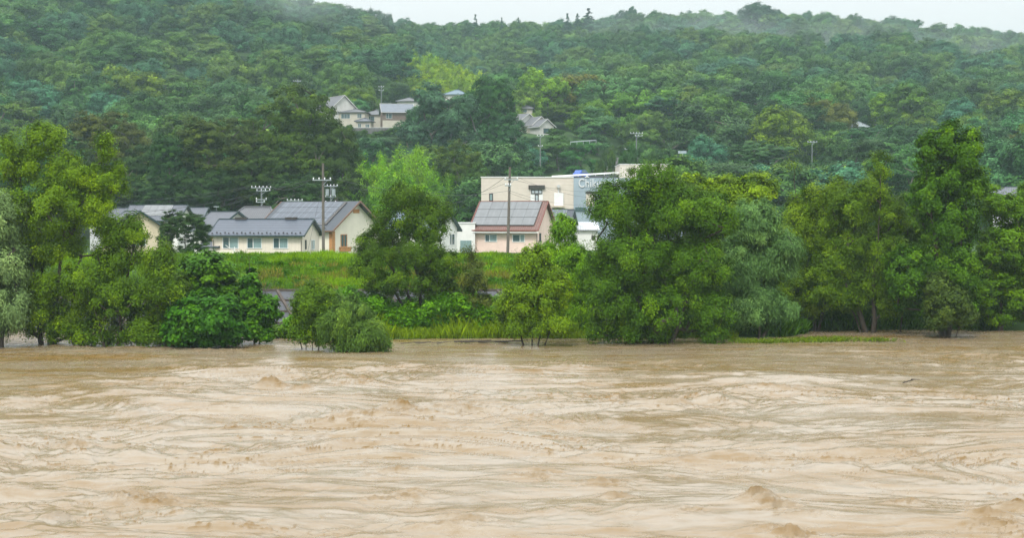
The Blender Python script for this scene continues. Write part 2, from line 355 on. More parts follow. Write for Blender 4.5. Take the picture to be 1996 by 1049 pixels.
# ------------------------------------------------------------------ plants: crowns of leaves on grown limbs
def rnd_dirs(r, n):
    v = r.normal(size=(n, 3)); return v / np.linalg.norm(v, axis=1)[:, None]
def leaves_mesh(name, C, Rc, Oc, spray, n_per, L, Wd, r, droop=0.0, flat=.65, seed_up=.6, curl=0, shell=.0):
    """C clump centres, Rc radii, Oc outward directions; rhombic leaves"""
    n = len(C) * n_per
    idx = np.repeat(np.arange(len(C)), n_per)
    off = r.normal(size=(n, 3)) * .48
    if shell > 0:
        dd = rnd_dirs(r, n); off = off * (1 - shell) + dd * shell * .9
    pos = C[idx] + off * Rc[idx][:, None] * np.array([1, 1, flat])
    if droop > 0: pos[:, 2] -= droop * np.abs(r.normal(size=n)) * Rc[idx]
    out = Oc[idx] + off * .5
    nrm = out * .8 + np.array([0, 0, seed_up * 1.0]) + rnd_dirs(r, n) * .6
    nrm /= np.linalg.norm(nrm, axis=1)[:, None]
    ax = rnd_dirs(r, n) + out * .6 + np.array([0, 0, -1.0]) * (droop * 1.6 + .15)
    ax -= nrm * (ax * nrm).sum(1)[:, None]; ax /= np.linalg.norm(ax, axis=1)[:, None] + 1e-9
    bx = np.cross(nrm, ax)
    s = r.uniform(.65, 1.35, n)[:, None]
    a = pos - ax * L * .5 * s; c = pos + ax * L * .5 * s
    mid = pos - ax * L * .08 * s
    b_ = mid + bx * Wd * .5 * s + nrm * .15 * Wd; d = mid - bx * Wd * .5 * s + nrm * .15 * Wd
    V = np.stack([a, b_, c, d], 1).reshape(-1, 3)
    Fq = np.arange(n * 4).reshape(n, 4)
    return np_mesh(name, V, Fq, {'leaf': r.uniform(0, 1, n), 'spray': np.clip(spray[idx] + r.normal(0, .08, n), 0, 1)})
def grow(trunks, C, r, r_base, r_tip=.012, up_pen=1.2):
    """limbs: trunks are polylines (list of points, base first); every clump is joined to the nearest node below it"""
    Pn, par = [], []
    for tr in trunks:
        prev = -1
        for k in range(len(tr)):
            p = np.array(tr[k], float)
            if prev >= 0:
                q = Pn[prev]; ns = max(1, int(np.linalg.norm(p - q) / (r_base * 5 + .4)))
                for e in range(1, ns + 1):
                    pp = q + (p - q) * e / ns + (r.normal(size=3) * r_base * .35 if e < ns else 0)
                    Pn.append(pp); par.append(prev); prev = len(Pn) - 1
            else:
                Pn.append(p); par.append(-1); prev = len(Pn) - 1
    base = Pn[0]
    order = np.argsort(np.linalg.norm(C - base, axis=1))
    for i in order:
        c = C[i]; A = np.array(Pn); dv = c - A; dist = np.linalg.norm(dv, axis=1)
        cost = dist + up_pen * np.maximum(0, A[:, 2] - c[2] + .15 * dist)
        j = int(np.argmin(cost)); L_ = dist[j]; ns = max(1, int(L_ / (r_base * 6 + .5))); prev = j
        q = A[j]
        for e in range(1, ns + 1):
            f = e / ns; pp = q + (c - q) * f; pp = pp + np.array([0, 0, .10 * L_ * math.sin(math.pi * f)]) + (r.normal(size=3) * .04 * L_ if e < ns else 0)
            Pn.append(pp); par.append(prev); prev = len(Pn) - 1
    Pn = np.array(Pn); par = np.array(par); cnt = np.ones(len(Pn))
    for i in range(len(Pn) - 1, -1, -1):
        if par[i] >= 0: cnt[par[i]] += cnt[i]
    rad = r_tip + (r_base - r_tip) * (cnt / cnt.max()) ** .55
    seg = np.array([i for i in range(len(Pn)) if par[i] >= 0])
    a = Pn[par[seg]]; b_ = Pn[seg]; d = b_ - a; ln = np.linalg.norm(d, axis=1)[:, None] + 1e-9; d = d / ln
    up = np.where(np.abs(d[:, 2:3]) > .9, np.array([[1., 0, 0]]), np.array([[0., 0, 1]]))
    sx = np.cross(d, up); sx /= np.linalg.norm(sx, axis=1)[:, None]; sy = np.cross(sx, d)
    K = 6; th = np.arange(K) * 2 * math.pi / K
    ra = np.minimum(rad[par[seg]], rad[seg] * 1.6)[:, None, None]; rb = rad[seg][:, None, None]
    ring = sx[:, None, :] * np.cos(th)[None, :, None] + sy[:, None, :] * np.sin(th)[None, :, None]
    Vv = np.concatenate([a[:, None, :] - d[:, None, :] * ra * .25 + ring * ra, b_[:, None, :] + ring * rb], 1).reshape(-1, 3)
    k = np.arange(K); q1 = np.stack([k, (k + 1) % K, K + (k + 1) % K, K + k], 1)
    Fq = (np.arange(len(seg))[:, None, None] * 2 * K + q1[None]).reshape(-1, 4)
    return Vv, Fq
def clumps_in(lobes, n, r, surf_bias=3.0, hole=.0):
    """lobes (cx,cy,cz,rx,ry,rz)"""
    Lb = np.array(lobes, float); w = (Lb[:, 3] * Lb[:, 4] * Lb[:, 5]) ** .8; w /= w.sum()
    C, O = [], []
    while len(C) < n:
        l = Lb[r.choice(len(Lb), p=w)]; d = rnd_dirs(r, 1)[0]; rho = r.uniform() ** (1 / surf_bias)
        c = l[:3] + d * l[3:] * rho
        if d[2] < -.55 and r.uniform() < .6: continue
        # keep clumps that are buried deep inside other lobes rare
        q = ((c - Lb[:, :3]) / Lb[:, 3:]); q = (q ** 2).sum(1).min()
        if q < .25 and r.uniform() < .6: continue
        C.append(c); o = (c - l[:3]) / l[3:]; O.append(o / (np.linalg.norm(o) + 1e-6))
    return np.array(C), np.array(O)

LEAFTYPES = { # leaf length, width, droop, flat, up
 'broad': (.19, .125, .05, .62, .6), 'willow': (.27, .06, .55, .9, .3), 'fine': (.16, .085, .2, .95, .4),
 'vine': (.26, .23, .1, .6, .7), 'poplar': (.19, .14, .05, .95, .25)}
def near_tree(name, label, cat, base, d, lobes, n, per, leaf, colour, trunks=None, r_base=.16, rc=.55, seed=0, group=None, spray_p=.22, gain=1.0, bark=None):
    r = np.random.default_rng(seed + 500)
    b0 = P(base[0], base[1], d); gz0 = min(tz(b0.x, b0.y), b0.z) - .1
    org = Vector((b0.x, b0.y, gz0)); s = d / F
    Lb = []
    for q in lobes:
        cx, cy, rx, ry = q[:4]; off = q[4] if len(q) > 4 else r.uniform(-.35, .35) * rx * s
        c = P(cx, cy, d + off)
        Lb.append((c.x - org.x, c.y - org.y, c.z - org.z, rx * s, (rx + ry) * .5 * s * .9, ry * s))
    n = int(n * 1.5); C, O = clumps_in(Lb, n, r)
    zmin = .25 - gz0 if gz0 < 0 else .15
    C[:, 2] = np.maximum(C[:, 2], zmin + .3 * r.uniform(size=len(C)))
    if trunks is None: trunks = [[base, (base[0] + r.uniform(-6, 6), base[1] - 60)]]
    TR = []
    for tr in trunks:
        pts = []
        oy = r.uniform(-.4, .4)
        for k, (x, y) in enumerate(tr):
            c = P(x, y, d + oy * k); pts.append((c.x - org.x, c.y - org.y, c.z - org.z))
        pts[0] = (pts[0][0], pts[0][1], min(pts[0][2], .0) - .2)
        TR.append(pts)
    root = empty(name, org); tag(root, label, cat, group)
    spray = np.where(r.uniform(size=len(C)) < spray_p, r.uniform(.5, 1, len(C)), r.uniform(0, .4, len(C)))
    L_, W_, dr, fl, up = LEAFTYPES[leaf]
    Rc = rc * .8 * r.uniform(.6, 1.4, len(C))
    cm = leaves_mesh('crown', C, Rc, O, spray, int(per * 1.15), L_ * .84, W_ * .84, r, dr, fl, up)
    co = link('crown', cm, M_LEAF, root); co.color = (colour[0] * 1.08, colour[1] * 1.22, colour[2] * 1.2, 1)
    Vt, Ft = grow(TR, C, r, r_base)
    link('trunk', np_mesh('trunk', Vt, Ft, smooth=True), bark or M_BARK, root)
    return root

YG = (.09, .18, .014); DG = (.04, .075, .014); MG = (.058, .105, .016); SG = (.18, .23, .10); BG = (.05, .12, .022); LG = (.12, .19, .03)
TREES = [
 ('willow_tree', 'pale silvery willow cut by the left edge of the photo', 'tree', (8, 674), 88, [(0,420,42,55),(12,520,46,60),(-20,600,55,60),(-70,500,60,100),(30,600,30,40)], 170, 230, 'willow', SG, [[(8,674),(4,600),(-4,480)],[(-30,674),(-50,560)]], .16, .6),
 ('broadleaf_tree', 'tall airy yellow-green tree standing in the flood, forked dark trunk showing, at far left', 'tree', (85, 680), 90,
   [(85,272,42,38),(38,318,46,44),(20,280,16,22),(140,335,52,44),(205,350,42,42),(205,285,14,30),(95,405,80,50),(185,415,50,45),(20,410,46,50),(60,480,60,40),(225,470,26,28),(30,600,60,60),(125,645,46,28),(-20,540,50,70),(80,560,40,40),(60,600,60,50),(170,590,50,50),(110,480,60,44),(0,460,40,50)],
   560, 230, 'fine', YG, [[(85,680),(78,600),(84,500),(100,420),(90,330)],[(84,520),(50,430),(40,360)],[(88,520),(130,430),(190,360)],[(85,660),(130,560),(160,500)]], .17, .55),
 ('broadleaf_tree', 'dark leafy tree with yellow sprays leaning right, second tree from the left in the water', 'tree', (225, 684), 88,
   [(265,445,26,34),(232,448,30,30),(225,500,45,44),(300,505,42,42),(170,545,48,46),(320,560,36,44),(240,590,80,55),(190,650,60,34),(285,645,56,36)],
   270, 210, 'fine', (.075,.135,.012), [[(225,684),(235,600),(262,480)],[(215,684),(190,620),(170,560)],[(160,684),(200,620),(250,560)]], .17, .52),
 ('vine_covered_shrub', 'broad vine-smothered shrub behind the rounded mound at the left bank', 'shrub', (405, 672), 92.5,
   [(400,540,58,46),(375,600,50,50),(430,590,45,60)], 130, 190, 'vine', BG, None, .1, .55),
 ('vine_covered_shrub', 'rounded vine-covered mound at the water edge, left of the gap in the bank', 'shrub', (405, 678), 88.5,
   [(400,620,70,50),(360,648,50,32),(440,650,36,30)], 170, 190, 'vine', BG, None, .08, .5),
 ('leafy_shrub', 'green shrub squeezed between the second tree and the vine mound', 'shrub', (325, 674), 91,
   [(325,600,32,50),(340,645,30,30),(350,560,20,25)], 90, 170, 'broad', MG, None, .07, .5),
 ('vine_covered_shrub', 'slender upright vine-draped bush at the right end of the left bank', 'shrub', (497, 668), 91,
   [(488,570,12,50),(492,630,22,40),(520,605,22,32),(508,650,22,16)], 90, 150, 'vine', (.065,.125,.02), [[(497,668),(488,560),(485,500)],[(500,668),(520,560)]], .06, .4),
 ('willow_bush', 'upright bush of thin stems standing in brown water, left of the pair', 'shrub', (605, 683), 86.5,
   [(608,592,36,46),(590,640,26,30),(635,590,26,34),(628,640,30,34)], 130, 190, 'fine', (.085,.14,.02), [[(600,683),(590,610)],[(608,683),(612,560)],[(614,683),(632,600)],[(598,683),(578,630)]], .045, .42),
 ('willow_bush', 'dark drooping willow bush bent to the right in the current', 'shrub', (670, 686), 85.5,
   [(680,618,50,46),(712,655,40,32),(738,672,24,16),(650,640,30,40),(700,670,46,16)], 170, 210, 'willow', (.075,.125,.03), [[(650,684),(670,620)],[(665,684),(705,640)],[(680,684),(735,660)]], .05, .42),
 ('willow_tree', 'tall dark willow with several bare stems in front of the grassy levee', 'tree', (822, 618), 100,
   [(790,385,44,34),(845,412,40,34),(770,425,46,40),(838,440,42,42),(735,480,44,38),(810,490,60,38),(722,525,38,30),(865,520,36,34),(790,550,66,26),(850,560,40,24),(740,560,36,18)],
   270, 190, 'fine', (.055,.11,.018), [[(822,618),(815,540),(795,460),(788,380)],[(830,618),(838,540),(842,470)],[(835,618),(860,570),(880,520)],[(815,618),(790,560),(745,500)],[(805,618),(770,570),(730,540)]], .13, .55),
 ('sapling', 'thin brownish sapling between the dark willow and the yellow-green bush', 'tree', (925, 640), 98,
   [(925,560,24,60),(915,492,11,24),(905,600,24,30),(945,600,22,28)], 60, 120, 'fine', (.075,.10,.025), [[(925,640),(922,540),(915,480)]], .05, .45),
 ('broadleaf_bush', 'yellow-green bush on thin fanned stems at the water edge, right of the weeds', 'shrub', (1040, 672), 90,
   [(1042,512,34,34),(1040,575,58,50),(1070,632,50,24),(1000,600,34,36),(1085,565,32,36),(1010,635,34,18)], 210, 190, 'fine', (.13,.20,.012), [[(1036,672),(1040,560),(1042,500)],[(1040,672),(1070,580)],[(1030,672),(1000,600)],[(1048,672),(1090,600)]], .07, .5, ),
 ('willow_tree', 'light green feathery willow rising behind the yellow-green bush', 'tree', (1095, 655), 97,
   [(1098,445,26,30),(1080,500,36,40),(1120,520,34,50),(1125,590,34,50),(1085,580,30,50)], 170, 220, 'willow', (.17,.26,.045), None, .09, .5),
 ('broadleaf_tree', 'huge dense round tree overhanging the water right of the centre', 'tree', (1290, 672), 91,
   [(1268,352,52,38),(1198,398,50,52),(1310,410,70,56),(1385,425,52,56),(1230,500,84,60),(1350,520,86,66),(1190,580,50,56),(1290,600,96,56),(1390,610,44,44),(1180,640,36,26),(1250,650,70,18),(1390,650,30,16)],
   560, 210, 'fine', (.075,.125,.014), [[(1290,672),(1285,560),(1270,380)],[(1285,640),(1220,520)],[(1292,620),(1370,500)]], .3, .58),
 ('broadleaf_tree', 'bright yellow-green treetop showing above the silvery willow', 'tree', (1450, 650), 106,
   [(1415,375,46,36),(1475,370,44,34),(1450,430,60,50),(1350,370,34,30)], 190, 170, 'broad', (.13,.21,.014), None, .16, .6),
 ('willow_tree', 'silvery willow with pale drooping boughs beside the huge round tree', 'tree', (1480, 662), 95,
   [(1470,440,46,56),(1532,480,28,36),(1500,510,50,44),(1470,590,56,60),(1532,595,24,26),(1440,520,40,60)], 260, 220, 'willow', (.13,.19,.07), None, .14, .55),
 ('willow_tree', 'olive green tree with a bare spindly top, behind the floating grass', 'tree', (1590, 648), 102,
   [(1545,345,8,30),(1575,395,38,44),(1630,380,30,36),(1600,460,56,56),(1570,570,60,60),(1640,560,40,56),(1545,460,34,60)], 280, 180, 'fine', (.095,.15,.016), [[(1590,648),(1575,520),(1548,330)],[(1592,640),(1630,500),(1630,380)]], .14, .58),
 ('willow_tree', 'olive willow on three leaning dark trunks above the pale water gap', 'tree', (1700, 644), 100,
   [(1716,330,24,36),(1700,385,42,36),(1655,410,36,36),(1735,420,34,40),(1665,480,50,46),(1725,500,46,52),(1620,520,36,40),(1640,585,40,28),(1730,585,40,32),(1600,560,36,40),(1680,560,50,30)],
   380, 180, 'fine', (.08,.135,.014), [[(1700,644),(1702,580),(1712,450),(1716,340)],[(1694,644),(1672,600),(1645,520)],[(1684,644),(1655,590),(1620,540)],[(1752,648),(1760,570),(1740,460)]], .2, .55),
 ('poplar_tree', 'tallest poplar-like tree with upswept boughs at the right', 'tree', (1845, 652), 97.5,
   [(1852,258,15,26),(1808,276,11,24),(1892,272,11,26),(1850,280,24,36),(1806,300,18,38),(1888,300,22,40),(1845,350,56,48),(1805,390,30,50),(1895,360,26,36),(1845,440,58,56),(1850,530,66,60),(1770,540,44,66),(1850,600,60,40)],
   420, 170, 'poplar', (.05,.115,.018), [[(1845,652),(1842,520),(1846,400),(1850,270)],[(1843,560),(1815,420),(1805,300)],[(1845,540),(1880,420),(1890,300)]], .22, .5),
 ('broadleaf_bush', 'twiggy olive bush fanning from the water below the tallest tree', 'shrub', (1850, 654), 95.5,
   [(1850,595,42,36),(1830,560,26,26),(1875,620,28,20),(1828,625,20,18)], 110, 130, 'poplar', (.06,.085,.022), [[(1845,654),(1835,590)],[(1850,654),(1855,580)],[(1856,654),(1880,600)],[(1840,654),(1815,610)]], .04, .42),
 ('broadleaf_tree', 'mid green tree cut by the right edge of the photo', 'tree', (1950, 640), 101,
   [(1935,400,42,44),(1985,400,36,46),(1960,480,60,50),(1925,560,46,50),(1985,560,46,60),(2030,480,50,90),(1950,615,46,22)], 330, 180, 'broad', (.08,.16,.018), None, .2, .58),
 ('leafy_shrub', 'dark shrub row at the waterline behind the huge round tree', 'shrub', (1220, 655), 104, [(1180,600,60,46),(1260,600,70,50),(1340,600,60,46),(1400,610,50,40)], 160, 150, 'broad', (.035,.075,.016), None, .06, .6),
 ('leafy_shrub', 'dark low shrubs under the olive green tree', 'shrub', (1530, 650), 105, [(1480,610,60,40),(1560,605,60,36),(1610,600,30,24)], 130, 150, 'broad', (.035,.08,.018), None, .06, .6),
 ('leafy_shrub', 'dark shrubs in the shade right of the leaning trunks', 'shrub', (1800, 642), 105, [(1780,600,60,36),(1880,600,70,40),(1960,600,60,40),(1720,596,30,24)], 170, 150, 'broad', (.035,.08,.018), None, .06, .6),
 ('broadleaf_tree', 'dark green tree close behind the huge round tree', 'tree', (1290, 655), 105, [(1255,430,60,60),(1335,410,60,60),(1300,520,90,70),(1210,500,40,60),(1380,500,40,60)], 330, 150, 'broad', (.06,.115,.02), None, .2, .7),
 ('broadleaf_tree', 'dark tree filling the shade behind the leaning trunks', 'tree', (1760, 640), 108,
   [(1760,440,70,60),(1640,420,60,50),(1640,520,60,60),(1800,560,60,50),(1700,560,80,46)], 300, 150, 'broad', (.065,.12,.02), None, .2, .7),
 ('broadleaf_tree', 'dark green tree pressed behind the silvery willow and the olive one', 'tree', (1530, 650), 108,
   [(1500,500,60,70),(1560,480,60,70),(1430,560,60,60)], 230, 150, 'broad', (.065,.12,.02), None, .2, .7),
]
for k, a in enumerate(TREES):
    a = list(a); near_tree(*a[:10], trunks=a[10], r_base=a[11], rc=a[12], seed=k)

# ---- bare twigs beside the vine bush
tw = MB(); r_ = random.Random(3)
for k in range(12):
    x0 = r_.uniform(488, 505); a = P(x0, 600, 91); b_ = P(x0 + r_.uniform(-6, 45), r_.uniform(505, 560), 91 + r_.uniform(-.5, .5)); mdl = (a + b_) / 2 + Vector((r_.uniform(-.1, .1), 0, r_.uniform(0, .2)))
    tw.cyl(a, mdl, .014, .01, 5); tw.cyl(mdl, b_, .01, .004, 5)
    tw.cyl(mdl, mdl + Vector((r_.uniform(-.4, .5), .1, r_.uniform(.3, .6))), .007, .003, 4)
a0 = P(497, 660, 91)
for k in range(4): tw.cyl(a0, P(490 + 5 * k, 600, 91), .025, .012, 5)
tag(tw.build('dead_twigs', M_BARK2), 'bare thin twigs sticking up beside the slender vine-draped bush', 'twigs')

# ------------------------------------------------------------------ far trees, shared crowns
def far_variant(kind, seed):
    r = np.random.default_rng(seed)
    if kind == 'round':
        lobes = [(0, 0, 7.4, 4.0, 4.0, 3.8)]
        for k in range(11):
            a = r.uniform(0, 2 * math.pi); q = r.uniform(2.2, 4.2); z = r.uniform(3.4, 10.4); q = 4.5 * math.sqrt(max(.04, 1 - ((z - 5.5) / 6.3) ** 2)); e = r.uniform(1.4, 2.2); lobes.append((q * math.cos(a), q * math.sin(a), z, e, e, e * r.uniform(.8, 1.05)))
        n, per, rc, L_, W_, dr, fl = 240, 110, .72, .32, .23, .05, .8
    elif kind == 'big':
        lobes = [(0, 0, 8.0, 4.4, 4.4, 3.6)]
        for k in range(22):
            a = r.uniform(0, 2 * math.pi); z = r.uniform(2.6, 10.6); q = 4.6 * math.sqrt(max(.05, 1 - ((z - 6) / 6) ** 2)) * r.uniform(.75, 1)
            lobes.append((q * math.cos(a), q * math.sin(a), z, r.uniform(1.1, 1.9), r.uniform(1.1, 1.9), r.uniform(.9, 1.4)))
        n, per, rc, L_, W_, dr, fl = 520, 110, .5, .2, .15, .05, .5
    elif kind == 'tiered':      # open layered crown
        lobes = []
        for k in range(13):
            a = r.uniform(0, 2 * math.pi); z = 3.5 + k * .72; q = r.uniform(.5, 1) * 4.4 * math.sin(min(1, (13.6 - z) / 7) * 1.5)
            lobes.append((q * math.cos(a), q * math.sin(a), z, r.uniform(1.6, 2.6), r.uniform(1.6, 2.6), r.uniform(1.0, 1.6)))
        n, per, rc, L_, W_, dr, fl = 210, 100, .75, .34, .19, .1, .5
    elif kind == 'bamboo':
        lobes = []
        for k in range(15):
            a = r.uniform(0, 2 * math.pi); q = r.uniform(0, 4.8); z = r.uniform(7.5, 11.5)
            for e in range(3):
                lobes.append((q * math.cos(a) * (1 + e * .1), q * math.sin(a) * (1 + e * .1), z - e * 2.2, .75 + e * .35, .75 + e * .35, 1.5))
        n, per, rc, L_, W_, dr, fl = 190, 60, .75, .6, .17, .6, 1.1
    elif kind == 'conifer':
        lobes = []
        for k in range(10):
            z = 2.5 + k * 1.15; q = 2.6 * (1 - k / 10.5) + .3
            lobes.append((0, 0, z, q, q, .55))
        n, per, rc, L_, W_, dr, fl = 150, 50, .6, .5, .2, .3, .5
    C, O = clumps_in(lobes, n, r, 3.5)
    if kind == 'conifer':
        ex = np.array([(0, 0, 13.2 + .3 * k) for k in range(5)], float); C = np.concatenate([C, ex]); O = np.concatenate([O, ex * 0 + [0, 0, 1]])
    spray = np.where(r.uniform(size=len(C)) < .2, r.uniform(.4, .9, len(C)), r.uniform(0, .45, len(C)))
    Rc = rc * r.uniform(.7, 1.3, len(C))
    if kind == 'conifer': Rc *= np.clip((14 - C[:, 2]) / 6, .6, 1)
    cm = leaves_mesh('crown', C, Rc, O, spray, per, L_, W_, r, dr, fl, .6)
    cm.materials.append(M_LEAF)
    sel = r.choice(len(C), min(45, len(C)), replace=False)
    top = 9 if kind != 'conifer' else 13
    Vt, Ft = grow([[(0, 0, -1.5), (r.uniform(-.3, .3), 0, 3), (0, r.uniform(-.4, .4), top * .7)]], C[sel], r, .28, .03)
    tm = np_mesh('trunk', Vt, Ft, smooth=True); tm.materials.append(M_BARK2)
    return cm, tm
VAR = {'round': [far_variant('round', 40 + k) for k in range(5)], 'tiered': [far_variant('tiered', 60 + k) for k in range(3)],
       'big': [far_variant('big', 30 + k) for k in range(3)],
       'bamboo': [far_variant('bamboo', 80 + k) for k in range(3)], 'conifer': [far_variant('conifer', 90 + k) for k in range(2)]}
HT = {'big': 11.4, 'round': 11.8, 'tiered': 12.9, 'bamboo': 12.8, 'conifer': 14.6}; WD = {'big': 11, 'round': 11, 'tiered': 11.5, 'bamboo': 11, 'conifer': 6}
NAME = {'big': 'broadleaf_tree', 'round': 'broadleaf_tree', 'tiered': 'spreading_tree', 'bamboo': 'bamboo_clump', 'conifer': 'conifer_tree'}
TREEPTS = []
def far_tree(kind, px, top, wpx, d, colour, label, group, name=None, cat='tree', zbase=None, var=None):
    x = PXX(px, d); z = tz(x, d) if zbase is None else zbase
    zt = P(px, top, d).z; h = max(3.0, zt - z); sz = h / HT[kind]; sw = wpx * d / F / WD[kind]
    root = empty(name or NAME[kind], (x, d, z)); root.scale = (sw, sw, sz); root.rotation_euler = (0, 0, random.uniform(0, 6.28))
    tag(root, label, cat, group)
    cm, tm = VAR[kind][var if var is not None else random.randrange(len(VAR[kind]))]
    c = link('crown', cm, None, root); c.color = (*colour, 1); link('trunk', tm, None, root)
    TREEPTS.append((x, d, wpx * d / F * .5)); return root
OLD = (.06, .10, .018); DARK = (.035, .075, .02); MIDG = (.045, .105, .03); BLUE = (.065, .13, .07); BAM = (.20, .38, .06); BRN = (.13, .145, .028); TEAL = (.05, .115, .06)
SPEC = [ # kind, px, top, width, d, colour, label
 ('round', 572, 168, 215, 246, OLD, 'largest dark olive round tree on the slope behind the solar-roofed house'),
 ('round', 650, 235, 130, 242, (.045,.085,.02), 'dark tree shouldering the right flank of the largest olive round tree'),
 ('round', 435, 232, 210, 240, (.05,.085,.018), 'broad olive tree left of the largest dark round tree'),
 ('round', 345, 262, 130, 238, (.035,.08,.022), 'narrow dark green tree left of the broad olive tree'),
 ('round', 215, 220, 170, 262, (.075,.09,.022), 'brownish green tree rising behind the airy yellow-green tree'),
 ('round', 130, 265, 140, 250, DARK, 'dark tree directly behind the airy yellow-green tree at left'),
 ('round', 275, 285, 120, 246, DARK, 'dark tree in the hollow below the brownish green one'),
 ('round', 520, 290, 150, 238, (.045,.09,.022), 'green tree whose crown meets the utility pole tops behind the low house'),
 ('round', 400, 330, 120, 232, (.03,.07,.02), 'lowest dark tree behind the garden beside the dark-roofed house'),
 ('round', 300, 345, 120, 232, (.03,.07,.022), 'dark tree standing just over the dark tiled roofs at left'),
 ('round', 580, 340, 140, 228, (.035,.075,.02), 'dark tree directly over the solar-panelled roof'),
 ('round', 215, 350, 120, 232, (.035,.07,.02), 'dark tree over the cream house hidden at left'),
 ('round', 1030, 315, 95, 262, (.05,.13,.05), 'small round bright green tree touching the flat top of the beige building'),
 ('round', 890, 275, 120, 276, (.05,.10,.018), 'domed dark green tree right of the bright bamboo'),
 ('round', 930, 320, 70, 262, (.045,.10,.02), 'small tree at the foot of the domed dark tree'),
 ('tiered', 845, 168, 150, 338, BLUE, 'big feathery blue-green tree hiding the hillside houses'),
 ('tiered', 900, 190, 120, 332, BLUE, 'blue-green feathery tree right of the biggest feathery one'),
 ('tiered', 800, 215, 80, 340, (.06,.13,.06), 'left hand feathery tree beside the brown walled hillside house'),
 ('round', 955, 152, 130, 345, (.04,.105,.028), 'tall dark tree between the two groups of hillside houses'),
 ('round', 985, 225, 110, 330, (.04,.095,.035), 'dark tree below the right hand hillside houses'),
 ('round', 1135, 140, 170, 440, BRN, 'rusty orange-brown tree above the hillside road'),
 ('round', 1115, 205, 130, 420, (.075,.15,.025), 'fresh green tree under the rusty brown one'),
 ('round', 1180, 180, 120, 418, MIDG, 'dark tree right of the rusty brown one'),
 ('round', 1230, 170, 120, 425, DARK, 'dark upright tree above the pylon with white insulators'),
 ('tiered', 1300, 190, 130, 400, TEAL, 'blue-green tree above the white box sign'),
 ('tiered', 1370, 150, 130, 430, (.05,.12,.05), 'tall teal tree in the middle of the right slope'),
 ('round', 1380, 235, 110, 360, (.10,.13,.03), 'ochre tinged tree right of the white box sign'),
 ('round', 1480, 275, 150, 318, (.055,.13,.045), 'pale green rounded tree above the silvery willow'),
 ('round', 1610, 188, 110, 395, (.11,.13,.03), 'yellowish tree beside the grey hillside roof'),
 ('round', 1540, 195, 150, 392, (.04,.095,.03), 'large dark tree left of the yellowish one'),
 ('round', 1700, 245, 150, 345, (.05,.125,.05), 'blue-green mass below the grey hillside roof'),
 ('round', 1780, 250, 130, 340, (.05,.12,.05), 'green mass left of the tallest poplar top'),
 ('round', 1970, 198, 130, 380, (.045,.10,.03), 'dark round tree over the right edge slope'),
 ('round', 1955, 265, 80, 330, (.10,.13,.035), 'yellow tinged tree right of the poplar top'),
 ('round', 240, 82, 130, 480, (.05,.12,.04), 'wide domed tree near the top of the left hillside'),
 ('round', 320, 140, 120, 440, (.05,.12,.03), 'domed light green tree in the middle of the left hillside'),
 ('round', 90, 35, 130, 520, (.05,.12,.04), 'tall tree near the upper left corner'),
 ('round', 1470, 8, 100, 800, (.04,.09,.05), 'bulky tree making the highest bump of the right skyline'),
 ('round', 1500, 12, 46, 798, (.035,.08,.045), 'narrow dark tree leaning on the highest bump of the skyline'),
 ('round', 1222, 14, 46, 800, (.03,.08,.04), 'tufted tree on the skyline right of the pointed firs'),
 ('round', 700, 12, 75, 690, (.035,.085,.04), 'dark tree on the notch where the left ridge meets the sky'),
 ('round', 740, 14, 60, 692, (.035,.085,.04), 'second dark tree on the ridge notch'),
 ('conifer', 1105, 28, 18, 800, (.03,.07,.045), 'short pointed fir, first of the three right of the skyline centre'),
 ('conifer', 1125, 28, 18, 800, (.03,.07,.045), 'short pointed fir, second of the three right of the skyline centre'),
 ('conifer', 1146, 18, 26, 798, (.03,.07,.045), 'tallest pointed fir on the skyline'),
 ('conifer', 927, 30, 14, 800, (.03,.07,.045), 'lone pointed fir on the skyline above the bamboo ridge'),
 ('conifer', 978, 36, 11, 800, (.03,.07,.045), 'tiny pointed fir, second from left on the skyline'),
 ('conifer', 1010, 36, 12, 800, (.03,.07,.045), 'small pointed fir on the skyline left of the trio'),
]
for s_ in SPEC:
    s_ = list(s_)
    zb_c = None
    if s_[0] == 'conifer': s_[3] *= 1.5; s_[2] -= 3; zb_c = P(s_[1], s_[2], s_[4]).z - 13.5
    if s_[0] == 'round' and s_[4] < 350: s_[0] = 'big'
    far_tree(*s_, None, zbase=zb_c)
for px, top, w in ((672, 243, 40), (775, 246, 44), (742, 258, 34), (704, 262, 30)):
    far_tree('round', px, top, w, 376, (.055, .12, .03), 'small shrubby tree at the foot of the dark stone wall below the hillside houses', 'shrubs below the stone wall', name='shrubby_tree')
for px, top, w in ((998, 246, 36), (1084, 254, 36)):
    far_tree('round', px, top, w, 382, (.06, .13, .03), 'small bushy tree below the right hand hillside gables', 'bushes below the gables', name='shrubby_tree')
for px, top, w, lb in ((1183, 288, 44, 'bushy tree over the left edge of the purplish grey cutting'), (1226, 284, 50, 'bushy tree over the top of the purplish grey cutting'), (1262, 296, 50, 'bushy tree over the right end of the purplish grey cutting')):
    far_tree('round', px, top, w, 298 if px > 1200 else 294, (.05, .11, .03), lb, None, name='shrubby_tree')
